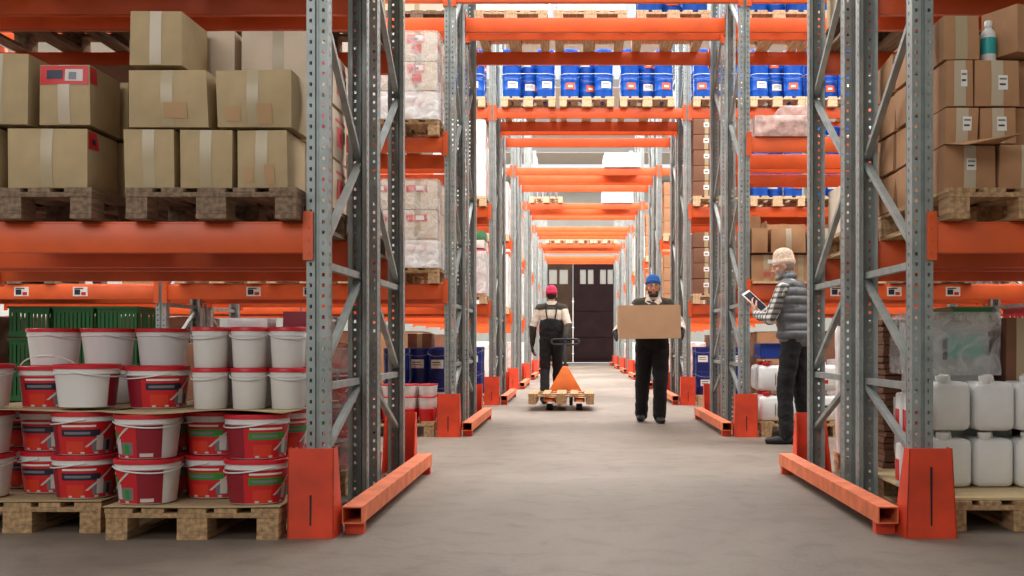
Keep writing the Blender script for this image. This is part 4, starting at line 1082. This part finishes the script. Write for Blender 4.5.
M['beanie_p'] = mat('pink_red_knit', (196, 48, 84), .95, var=.1, scale=60, bump=.5, bscale=90)
M['beanie_c'] = mat('beige_knit', (206, 180, 160), .95, var=.1, scale=50, bump=.8, bscale=60)
M['vest'] = mat('grey_quilted_nylon', (92, 95, 98), .5, var=.06, scale=6)
pl = bpy.data.materials.new('plaid_flannel'); pl.use_nodes = True; MATS['plaid'] = M['plaid'] = pl
def _plaid():
    nt = pl.node_tree; b = nt.nodes['Principled BSDF']; b.inputs['Roughness'].default_value = .9
    tc = nt.nodes.new('ShaderNodeTexCoord'); mix = None
    for ax in ('X', 'Z'):
        w = nt.nodes.new('ShaderNodeTexWave'); w.wave_type = 'BANDS'; w.bands_direction = ax; w.inputs['Scale'].default_value = 6.5; w.inputs['Distortion'].default_value = .4
        mp = nt.nodes.new('ShaderNodeMapping'); mp.inputs['Rotation'].default_value = (0, 0, 2.2); nt.links.new(tc.outputs['Object'], mp.inputs['Vector']); nt.links.new(mp.outputs[0], w.inputs['Vector'])
        r = nt.nodes.new('ShaderNodeValToRGB'); r.color_ramp.interpolation = 'CONSTANT'; e = r.color_ramp.elements
        e[0].position = 0; e[0].color = (.30, .30, .31, 1); e[1].position = .38; e[1].color = (1, 1, 1, 1)
        nt.links.new(w.outputs['Fac'], r.inputs['Fac'])
        if mix is None: mix = r.outputs[0]
        else:
            m = nt.nodes.new('ShaderNodeMix'); m.data_type = 'RGBA'; m.blend_type = 'MULTIPLY'; m.inputs['Factor'].default_value = 1
            nt.links.new(mix, m.inputs['A']); nt.links.new(r.outputs[0], m.inputs['B']); mix = m.outputs['Result']
    m = nt.nodes.new('ShaderNodeMix'); m.data_type = 'RGBA'; m.blend_type = 'MULTIPLY'; m.inputs['Factor'].default_value = 1
    m.inputs['B'].default_value = col(206, 202, 194); nt.links.new(mix, m.inputs['A']); nt.links.new(m.outputs['Result'], b.inputs['Base Color'])
_plaid()

def human(label, loc, rz, J, beanie, gloves=True, beard='hair_d', coat='jacket', collar='cloth_cream', group=None):
    root = empty('person', loc, rz); tag(root, label, 'person', group)
    Hd = V(J['head']); HM = head_matrix(*J['hrot'])
    def h(x, y, z): return Hd + HM @ V((x, y, z))
    # ---- body
    b = MB()
    ellip(b, h(0, .012, .022), (.076, .094, .098), HM); ellip(b, h(0, -.022, -.040), (.060, .070, .078), HM)
    capsule(b, h(-.028, -.070, -.088), .020, h(.028, -.070, -.088), .020); ellip(b, h(0, -.084, -.096), (.022, .016, .018), HM)
    capsule(b, h(-.045, -.074, .022), .013, h(.045, -.074, .022), .013)
    capsule(b, h(0, -.086, .012), .0085, h(0, -.104, -.026), .0115); ellip(b, h(-.011, -.096, -.029), (.0085, .010, .008), HM); ellip(b, h(.011, -.096, -.029), (.0085, .010, .008), HM)
    for s in (-1, 1): capsule(b, h(s*.018, -.0835, .0145), .0042, h(s*.044, -.077, .0135), .0042); capsule(b, h(s*.02, -.081, -.0075), .0038, h(s*.044, -.075, -.006), .0038)
    capsule(b, h(-.019, -.086, -.060), .0075, h(.019, -.086, -.060), .0075); capsule(b, h(-.016, -.084, -.069), .0085, h(.016, -.084, -.069), .0085)
    for s in (-1, 1):
        ellip(b, h(s*.046, -.056, -.026), (.020, .019, .024), HM)
        ellip(b, h(s*.078, .012, -.008), (.010, .020, .032), HM @ Matrix.Rotation(s*.3, 3, 'Z')); ellip(b, h(s*.080, .008, -.034), (.008, .010, .012), HM)
    nk, ch, pv = V(J['neck']), V(J['chest']), V(J['pelvis'])
    capsule(b, nk - V((0,0,.05)), .058, h(0, .018, -.06), .052)
    capsule(b, nk - V((.07,0,.06)), .05, nk - V((-.07,0,.06)), .05)
    ellip(b, ch, (.150, .098, .175)); ellip(b, (ch + pv)/2, (.132, .090, .15)); ellip(b, pv, (.150, .100, .12))
    for s in 'LR':
        sh, el, wr = V(J['sh'+s]), V(J['el'+s]), V(J['wr'+s]); sg = 1 if s == 'L' else -1
        capsule(b, ch + V((sg*.05, .01, .11)), .055, sh + V((-sg*.02,0,-.02)), .040); capsule(b, sh + V((-sg*.015,0,-.02)), .042, el, .037); capsule(b, el, .039, wr, .026)
        hand(b, wr, J['f'+s], J['p'+s], J.get('t'+s, sg), J.get('c'+s, .3), J.get('hs', 1.0)*(.94 if gloves else 1), .92 if gloves else 1)
        hp, kn, an = V(J['hip'+s]), V(J['kn'+s]), V(J['an'+s]); td = V(J['toe'+s]).normalized()
        capsule(b, hp, .080, kn, .054); capsule(b, kn, .052, kn*.55 + an*.45 + V((0,.012,0)), .050); capsule(b, kn*.55 + an*.45, .048, an, .034)
        capsule(b, an - td*.03 - V((0,0,.045)), .030, an + td*.13 - V((0,0,.055)), .026)
    E = [h(s*.031, -.0755, .004) for s in (-1, 1)]
    def bm_(c, n):
        return 1 if (c - h(0, -.094, -.065)).length < .020 and abs((HM.transposed() @ (c - Hd)).z + .065) < .0095 and (HM.transposed() @ (c-Hd)).y < -.085 else 0
    obj('body', skinned(b, 'body', [M[J.get('skin', 'skin')], M['lip']], .0046, 2, matfn=bm_), root)
    for e in E:
        q = MB(); ellip(q, e, (.0108, .0105, .0088), HM, 14, 10); ed = MB(); ellip(q, e + HM @ V((0, -.0072, 0)), (.0056, .0046, .0060), HM, 12, 8)
        me = q.mesh('eye', [M['eye_w'], M['eye_d']], smooth=60)
        half = len(me.polygons) - (12*8 + 2)
        for i, p in enumerate(me.polygons): p.material_index = 1 if i >= half else 0
        obj('eye', me, root)
    q = MB()
    for s in (-1, 1): 
        q2 = MB(); q2.tube([h(s*.014, -.093, .022), h(s*.032, -.090, .030), h(s*.050, -.076, .024)], [.004, .005, .003], 8); obj('eyebrow', q2.mesh('eyebrow', M[beard or 'hair_d'], smooth=60), root)
    if beard:
        q = MB()
        ellip(q, h(0, -.026, -.060), (.0625, .070, .066), HM); capsule(q, h(-.03, -.072, -.094), .026, h(.03, -.072, -.094), .026); ellip(q, h(0, -.086, -.100), (.026, .019, .021), HM); capsule(q, h(-.022, -.088, -.052), .006, h(.022, -.088, -.052), .006)
        me = skinned(q, 'beard', M[beard], .005, 1)
        bm2 = bmesh.new(); bm2.from_mesh(me); HT = HM.transposed()
        kill = []
        for v in bm2.verts:
            l = HT @ (v.co - Hd)
            if l.z > -.046 - .35*max(0, .02 - abs(l.x)) + max(0, (l.y + .06))*.9 or (l.y < -.070 and abs(l.x) < .021 and -.076 < l.z < -.057): kill.append(v)
        bmesh.ops.delete(bm2, geom=kill, context='VERTS'); bm2.to_mesh(me); bm2.free(); obj('beard', me, root)
    # ---- hair at the back and knitted hat
    q = MB(); ellip(q, h(0, .030, .004), (.0775, .082, .085), HM); me = skinned(q, 'hair', M[beard or 'hair_d'], .006, 1); obj('hair', me, root)
    q = MB(); up = J.get('hat_up', .0); lo = J.get('hat_low', .020)
    prof = [(.092, lo), (.096, lo + .004), (.098, lo + .03), (.094, lo + .045), (.091, lo + .047), (.089, .085), (.076, .115 + up), (.052, .135 + up), (.024, .146 + up), (.004, .148 + up)]
    q.lathe(prof, 36, 0, None)
    me = q.mesh('beanie', M[beanie], smooth=60)
    tl = Matrix.Rotation(-.20, 3, 'X')
    for v in me.vertices:
        r_ = 1 + .010*math.sin(math.atan2(v.co.y, v.co.x)*30)*(1 if v.co.z < .11 else .4)
        c = V((v.co.x*r_*.90, v.co.y*r_*1.08, v.co.z)); c = tl @ c; v.co = h(c.x, c.y + .012, c.z)
    me.update(); obj('beanie', me, root)
    # ---- trousers, shoes
    q = MB(); bw = J.get('bulk', 1.0)
    ellip(q, pv + V((0,0,.02)), (.172*bw, .125*bw, .14)); capsule(q, pv + V((-.06,0,.10)), .105, pv + V((.06,0,.10)), .105)
    if J.get('straps'): ellip(q, (ch + pv)/2 + V((0,0,-.03)), (.190, .146, .27))
    for s in 'LR':
        hp, kn, an = V(J['hip'+s]), V(J['kn'+s]), V(J['an'+s])
        capsule(q, hp, .098*bw, kn, .077*bw); capsule(q, kn, .077*bw, an + V((0,.005,.0)), .066*bw)
        capsule(q, an + V((0,0,.01)), .066*bw, an - V((0,0,.02)), .064*bw)
    def wr_(c, n): return .009*mnoise.noise(c*V((9, 9, 16)).length*.0 + V((c.x*9, c.y*9, c.z*15))) + .004*mnoise.noise(c*38)
    obj('trousers', skinned(q, 'trousers', M['cloth_black'], .008, 4, disp=lambda c, n: .009*mnoise.noise(V((c.x*9, c.y*9, c.z*15))) + .004*mnoise.noise(c*34)), root)
    for s in 'LR':
        an = V(J['an'+s]); td = V(J['toe'+s]).normalized(); q = MB(); g0 = V((an.x, an.y, 0))
        lat = td.cross(V((0,0,1)))
        zb_ = an.z - .09
        q.add([], [])
        for o_ in (-.012, .012):
            capsule(q, g0 + V((0,0,zb_ + .040)) - td*.055 + lat*o_, .036, g0 + V((0,0,zb_ + .036)) + td*.075 + lat*o_, .038); capsule(q, g0 + V((0,0,zb_ + .036)) + td*.075 + lat*o_, .037, g0 + V((0,0,zb_ + .032)) + td*.155 + lat*o_, .030)
        capsule(q, g0 + V((0,0,zb_ + .06)) - td*.02, .048, an + V((0,0,.01)), .045)
        me = skinned(q, 'shoe', M['shoe'], .006, 3)
        for v in me.vertices:
            if v.co.z < zb_ + .012: v.co.z = zb_ + .002 + (v.co.z - zb_)*.05
        me.update(); obj('shoe', me, root)
    # ---- upper clothing
    sp_ = J.get('split', (.62, 1.25, 1.43))
    def sleeve(q, s, k=1.0, cut=.035):
        sh, el, wr = V(J['sh'+s]), V(J['el'+s]), V(J['wr'+s]); sg = 1 if s == 'L' else -1
        capsule(q, ch + V((sg*.05, .012, .125)), .074*k, sh + V((-sg*.012,0,-.012)), .062*k); capsule(q, sh + V((-sg*.008,0,-.012)), .064*k, el, .058*k); d = (wr - el).normalized(); capsule(q, el, .057*k, wr - d*cut, .042*k)
    def trunk(q, k=1.0, low=0.0):
        ellip(q, ch + V((0,0,.0)), (.182*k, .128*k, .19)); ellip(q, (ch + pv)/2 + V((0,0,.02)), (.172*k, .125*k, .19)); capsule(q, nk - V((.05,-.005,.062)), .064, nk - V((-.05,-.005,.062)), .064)
        ellip(q, pv + V((0,0,.10 - low)), (.180*k, .132*k, .14))
    crs = lambda c, n: .007*mnoise.noise(V((c.x*10, c.y*10, c.z*13))) + .004*mnoise.noise(c*30)
    if coat == 'jacket':
        q = MB(); trunk(q); sleeve(q, 'L'); sleeve(q, 'R')
        z1, z2 = sp_[1], sp_[2]
        t0, t1 = J.get('cream', (.16, 9))
        def armt(c):
            best = None
            for s in 'LR':
                sh, el, wr = V(J['sh'+s]), V(J['el'+s]), V(J['wr'+s]); sg = 1 if s == 'L' else -1
                for k, (a, e) in enumerate(((sh, el), (el, wr))):
                    t = max(0, min(1, (c - a).dot(e - a)/(e - a).length_squared)); d = (c - (a + (e - a)*t)).length
                    if best is None or d < best[0]: best = (d, t + k, (c - a).dot(e - a)/(e - a).length_squared + k, sg, s)
            return best
        def jm(c, n):
            d, t, traw, sg, s = armt(c)
            if d < .085 and sg*(c.x - ch.x) > .165 + .0*t and t > .02: return 1 if t0 < t < t1 else 0
            if d < .085 and t > .75: return 1 if t0 < t < t1 else 0
            return 1 if z1 < c.z < z2 else 0
        pls = [((0,0,z1), (0,0,1)), ((0,0,z2), (0,0,1))]
        for s in 'LR':
            sh, el, wr = V(J['sh'+s]), V(J['el'+s]), V(J['wr'+s])
            for t in (t0, t1):
                if t < 1: pls.append((sh + (el - sh)*t, el - sh))
                elif t < 2: pls.append((el + (wr - el)*(t - 1), wr - el))
        obj('jacket', skinned(q, 'jacket', [M['cloth_olive'], M['cloth_cream']], .0075, 4, disp=crs, matfn=jm, planes=pls), root)
        q = MB(); 
        for sg in (-1, 1):
            q.add([nk + V((sg*.004,-.088,-.055)), nk + V((sg*.058,-.066,.0)), nk + V((sg*.075,-.020,.018)), nk + V((sg*.095,-.060,-.05)), nk + V((sg*.050,-.100,-.085))], [(0,1,2,3,4) if sg > 0 else (4,3,2,1,0)])
        q.lathe([(.072,-.03),(.070,.018),(.075,.022),(.080,-.02)], 24)
        nlat = len(q.v) - 24*4
        q.v = [p if i < nlat else (p[0]+nk.x, p[1]+nk.y+.004, p[2]+nk.z) for i, p in enumerate(q.v)]
        obj('collar', q.mesh('collar', M[collar], smooth=50, thick=.006), root)
        # bib overall straps and front
        q = MB()
        for sg in (-1, 1):
            q.tube([pv + V((sg*.03,.150,.16)), ch + V((sg*.07,.137,.02)), ch + V((sg*.085,.10,.155)), ch + V((sg*.085,.03,.185))], .012, 6)
        obj('overall_strap', q.mesh('overall_strap', M['cloth_black'], smooth=60), root) if J.get('straps') else None
    else:
        q = MB(); sleeve(q, 'L', .98, .01); sleeve(q, 'R', .98, .01); ellip(q, ch, (.165, .115, .18))
        obj('plaid_shirt', skinned(q, 'plaid_shirt', M['plaid'], .0075, 4, disp=crs), root)
        q = MB(); trunk(q, 1.14, .06); capsule(q, nk - V((0,-.012,.05)), .080, nk + V((0,.010,-.002)), .064)
        for s in 'LR':
            sh = V(J['sh'+s]); capsule(q, ch + V(((1 if s == 'L' else -1)*.09, .01, .10)), .086, ch*.30 + sh*.70 + V((0,0,.018)), .070)
        def quilt(c, n):
            w = abs(math.sin((c.z + .25*c.y*0)*PI/.078)); return .020*(w**.55) - .008 + .004*mnoise.noise(c*22)
        obj('quilted_vest', skinned(q, 'quilted_vest', M['vest'], .0075, 3, disp=quilt), root)
    if gloves:
        for s in 'LR':
            q = MB(); sg = 1 if s == 'L' else -1
            hand(q, J['wr'+s], J['f'+s], J['p'+s], J.get('t'+s, sg), J.get('c'+s, .3), J.get('hs', 1.0), 1.18, .0225)
            d = (V(J['wr'+s]) - V(J['el'+s])).normalized(); capsule(q, V(J['wr'+s]) - d*.04, .035, V(J['wr'+s]), .032)
            obj('glove', skinned(q, 'glove', M['glove'], .004, 2), root)
    return root

M['kraft_box'] = mat('light_brown_cardboard', (202, 160, 124), .85, var=.03, scale=4)
# man with the box, facing the camera
DX, DY = .887, 12.43
human('person in blue beanie and dark jacket walking forward with a cardboard box in both arms', (DX, DY, 0), 0, dict(
    head=(0, -.015, 1.545), hrot=(.04, 0), neck=(0, .0, 1.425), chest=(0, .0, 1.24), pelvis=(-.01, .0, .92),
    shL=(.185, .0, 1.365), elL=(.315, -.02, 1.095), wrL=(.312, -.235, 1.045), shR=(-.185, .0, 1.365), elR=(-.355, -.04, 1.10), wrR=(-.440, -.235, 1.02),
    fL=(0, -.90, -.42), pL=(-1, 0, -.1), fR=(0, -.90, -.42), pR=(1, 0, -.1), tL=-1, tR=1, cL=.16, cR=.16,
    hipL=(.085, .0, .88), hipR=(-.095, .01, .88), knL=(.075, -.13, .49), knR=(-.115, .03, .48), anL=(.065, -.12, .09), anR=(-.125, .13, .10), toeL=(.10, -1, 0), toeR=(-.16, -1, 0),
    split=(.6, 1.10, 1.24), bulk=1.12), 'beanie_b', True)
bxc = Box(.676, .40, .366, bulge=.002, jit=.002, seed=7)
bo = obj('carton', bxc.mesh(M['kraft_box']), loc=(.813, DY - .585, .953), rz=.01)
bo.rotation_euler = (0, -.012, .01); tag(bo, 'large plain brown cardboard box carried by the person in blue beanie', 'box')
KIDS[bo.name] = [obj('tape', tape_mesh(bxc, M['kraft_box'], .03, .6), bo)]
# man pulling the pallet jack, seen from behind
human('person in pink beanie and two-tone jacket seen from behind, pulling a pallet jack', (-.36, 16.22, 0), PI, dict(
    head=(0, -.02, 1.625), hrot=(.06, .05), neck=(0, .0, 1.50), chest=(0, .0, 1.31), pelvis=(0, .01, .97),
    shL=(.19, .0, 1.435), elL=(.275, .03, 1.13), wrL=(.285, -.04, .885), shR=(-.19, .0, 1.435), elR=(-.255, .10, 1.16), wrR=(-.215, .225, .985),
    fL=(.02, -.10, -1), pL=(-1, .1, 0), fR=(0, .50, -.86), pR=(0, -.86, -.50), tL=1, tR=1, cL=.45, cR=1.0,
    hipL=(.09, .01, .93), hipR=(-.09, .01, .93), knL=(.095, -.02, .51), knR=(-.09, -.10, .52), anL=(.10, .14, .10), anR=(-.09, -.16, .09), toeL=(.1, -1, 0), toeR=(-.1, -1, 0),
    split=(.6, 1.245, 1.40), straps=True, cream=(.14, .93)), 'beanie_p', True, beard='hair_d')
# man with the tablet, side on
M['skin_l'] = mat('skin_fair', (206, 156, 132), .55)
MX, MY, MR = 1.95, 9.80, -PI/2 - .62
human('person in grey quilted vest and beige knit hat reading a tablet beside right rack', (MX, MY, 0), MR, dict(
    head=(.0, -.085, 1.605), hrot=(.30, .45), neck=(0, -.03, 1.485), chest=(0, .0, 1.285), pelvis=(0, .035, .95), skin='skin_l',
    shL=(.185, -.01, 1.395), elL=(.265, -.085, 1.115), wrL=(.135, -.285, 1.165), shR=(-.185, -.01, 1.395), elR=(-.25, -.13, 1.12), wrR=(-.06, -.315, 1.17),
    fL=(-.30, -.55, .72), pL=(-.6, .55, .25), fR=(.35, -.62, .62), pR=(.5, .55, .35), tL=-1, tR=1, cL=.30, cR=.30,
    hipL=(.09, .04, .91), hipR=(-.09, .04, .91), knL=(.115, -.01, .50), knR=(-.09, .05, .50), anL=(.125, .0, .09), anR=(-.10, .10, .09), toeL=(.50, -.87, 0), toeR=(.1, -1, 0),
    hat_up=.012, hat_low=.0), 'beanie_c', False, beard='hair_g', coat='vest')
# tablet
M['screen'] = mat('dark_screen', (38, 42, 56), .15)
t = MB(); t.box(-.095, .095, -.125, .125, -.004, .004); tm = t.mesh('tablet', M['white'], bevel=.003, smooth=40)
ts = MB(); ts.box(-.080, .080, -.105, .105, .0042, .0050); tsm = ts.mesh('screen', [M['screen']], smooth=0)
tp = Proto('tablet', 'tablet', tm, [part('screen', tsm, 'dark screen')])
RM = Matrix.Rotation(MR, 3, 'Z')
tc_ = V((MX, MY, 0)) + RM @ V((.035, -.345, 1.285))
to = tp.place(tuple(tc_), 'white-framed tablet held by the person in grey vest')
nrm = (RM @ V((.10, .70, .66))).normalized(); yv = (RM @ V((.25, -.75, .62))).normalized(); yv = (yv - nrm*yv.dot(nrm)).normalized(); xv = yv.cross(nrm)
to.rotation_euler = Matrix((xv, yv, nrm)).transposed().to_euler()

# ------------------------------------------------------------------ pallet jack with its pallet
M['jack'] = mat('pallet_jack_paint', (232, 124, 58), .45, var=.05)
M['jack_d'] = mat('dark_jack_steel', (46, 46, 52), .5, .3)
def jack():
    r = empty('pallet_jack', (-.15, 15.70, 0)); tag(r, 'orange pallet jack with dark handle under the empty pallet in the aisle', 'pallet jack')
    for s in (-1, 1):
        f = MB(); f.box(s*.20 - .075, s*.20 + .075, -1.18, .02, .118, .172); f.add([(s*.20-.075,-1.18,.118),(s*.20+.075,-1.18,.118),(s*.20+.075,-1.18,.172),(s*.20-.075,-1.18,.172),(s*.20-.04,-1.26,.125),(s*.20+.04,-1.26,.125),(s*.20+.04,-1.26,.15),(s*.20-.04,-1.26,.15)], [(3,2,1,0),(4,5,6,7),(0,1,5,4),(1,2,6,5),(2,3,7,6),(3,0,4,7)])
        obj('fork', f.mesh('fork', M['jack'], smooth=0), r)
        for y in (-1.02, -.92):
            w = MB(); w.tube([(s*.20 - .04, y, .041), (s*.20 + .04, y, .041)], .040, 18); obj('roller', w.mesh('roller', M['black'], smooth=40), r)
        w = MB(); w.tube([(s*.085 - .025, .12, .10), (s*.085 + .025, .12, .10)], .098, 24); obj('steering_wheel', w.mesh('steering_wheel', M['black'], smooth=40), r)
    b = MB(); z0, z1 = .165, .57
    vs = [(-.27, .025, z0), (.27, .025, z0), (.035, .05, z1), (-.035, .05, z1)]
    b.add(vs + [(x*.9, y + .11, z) for x, y, z in vs], [(0,1,2,3),(7,6,5,4),(0,4,5,1),(1,5,6,2),(2,6,7,3),(3,7,4,0)])
    obj('body', b.mesh('body', M['jack'], bevel=.008, smooth=40), r)
    q = MB(); q.tube([(0, .12, .19), (0, .12, .60)], .045, 16); obj('pump', q.mesh('pump', M['jack_d'], smooth=40), r)
    q = MB(); q.tube([(0, .13, .52), (0, .17, .74), (0, .235, .885)], .022, 12); obj('tiller', q.mesh('tiller', M['jack_d'], smooth=50), r)
    q = MB(); a, c = .20, .045
    pts = [(-.06,.235,.885), (-a+.03,.238,.885), (-a,.24,.905), (-a,.25,.945), (-a+.03,.255,.962), (a-.03,.255,.962), (a,.25,.945), (a,.24,.905), (a-.03,.238,.885), (.06,.235,.885)]
    q.tube(pts, .0135, 10, closed=True); obj('handle', q.mesh('handle', M['jack_d'], smooth=50), r)
    q = MB(); q.bar((0, .238, .88), (0, .256, .97), .05, .03); obj('lever', q.mesh('lever', M['black'], smooth=0), r)
jack()
pj = pallet_parts(M['wood'], .88, 1.2)
Proto('pallet', 'pallet', None, pj).place((-.19, 14.42, .0875), 'empty wooden pallet lifted on the pallet jack in the aisle', group='wooden pallets')
# ------------------------------------------------------------------ light and camera
sc = bpy.context.scene
w = bpy.data.worlds.new('overcast_sky'); sc.world = w; w.use_nodes = True
bg = w.node_tree.nodes['Background']; bg.inputs['Color'].default_value = (.92, .97, 1, 1); bg.inputs['Strength'].default_value = 1.0
POW = [150, 1900, 2000, 2400, 2500, 2600, 2500, 2100, 800]
for i, a in enumerate(aisles):
    l = bpy.data.lights.new('skylight', 'AREA'); l.shape = 'RECTANGLE'; l.size = 2*WX - 8; l.size_y = 2.5; l.energy = POW[i] * 1.0
    l.color = (1, .985, .96)
    o = bpy.data.objects.new('skylight', l); C.objects.link(o); o.location = (0, a, ZC + .02); o['kind'] = 'structure'
l = bpy.data.lights.new('added_fill_light', 'AREA'); l.shape = 'RECTANGLE'; l.size = wx1 - wx0 - .1; l.size_y = wz1 - wz0 - .1; l.energy = 290; l.color = (1, .99, .98)  # added fill from behind the camera, brightens the nearest rack fronts
o = bpy.data.objects.new('added_fill_light', l); C.objects.link(o); o.location = ((wx0 + wx1)/2, YB - .16, (wz0 + wz1)/2); o.rotation_euler = (PI/2, 0, 0); o['kind'] = 'structure'
o.rotation_euler = (-PI/2, 0, PI)
cam = bpy.data.cameras.new('camera'); co = bpy.data.objects.new('camera', cam); C.objects.link(co)
co.location = (0, 0, CH); co.rotation_euler = (PI/2, 0, 0)
cam.sensor_width = 36; cam.lens = 36 * FPX / 1024; cam.shift_x = (512 - 575.5) / 1024; cam.shift_y = (343.4 - 288) / 1024
cam.clip_start = .05; cam.clip_end = 200
sc.camera = co
vs_ = sc.view_settings; vs_.view_transform = 'Standard'; vs_.look = 'None'; vs_.gamma = 1; vs_.use_curve_mapping = False; vs_.exposure = 0.0
sc.cycles.use_denoising = True; sc.cycles.max_bounces = 8; sc.cycles.diffuse_bounces = 4; sc.cycles.transparent_max_bounces = 16
dup = {l: v for l, v in LABELS.items() if len(v) > 1}
for l, v in list(dup.items())[:40]: print('SAME LABEL', len(v), l)
print('N OBJ', len(bpy.data.objects), 'things', sum(len(v) for v in LABELS.values()))
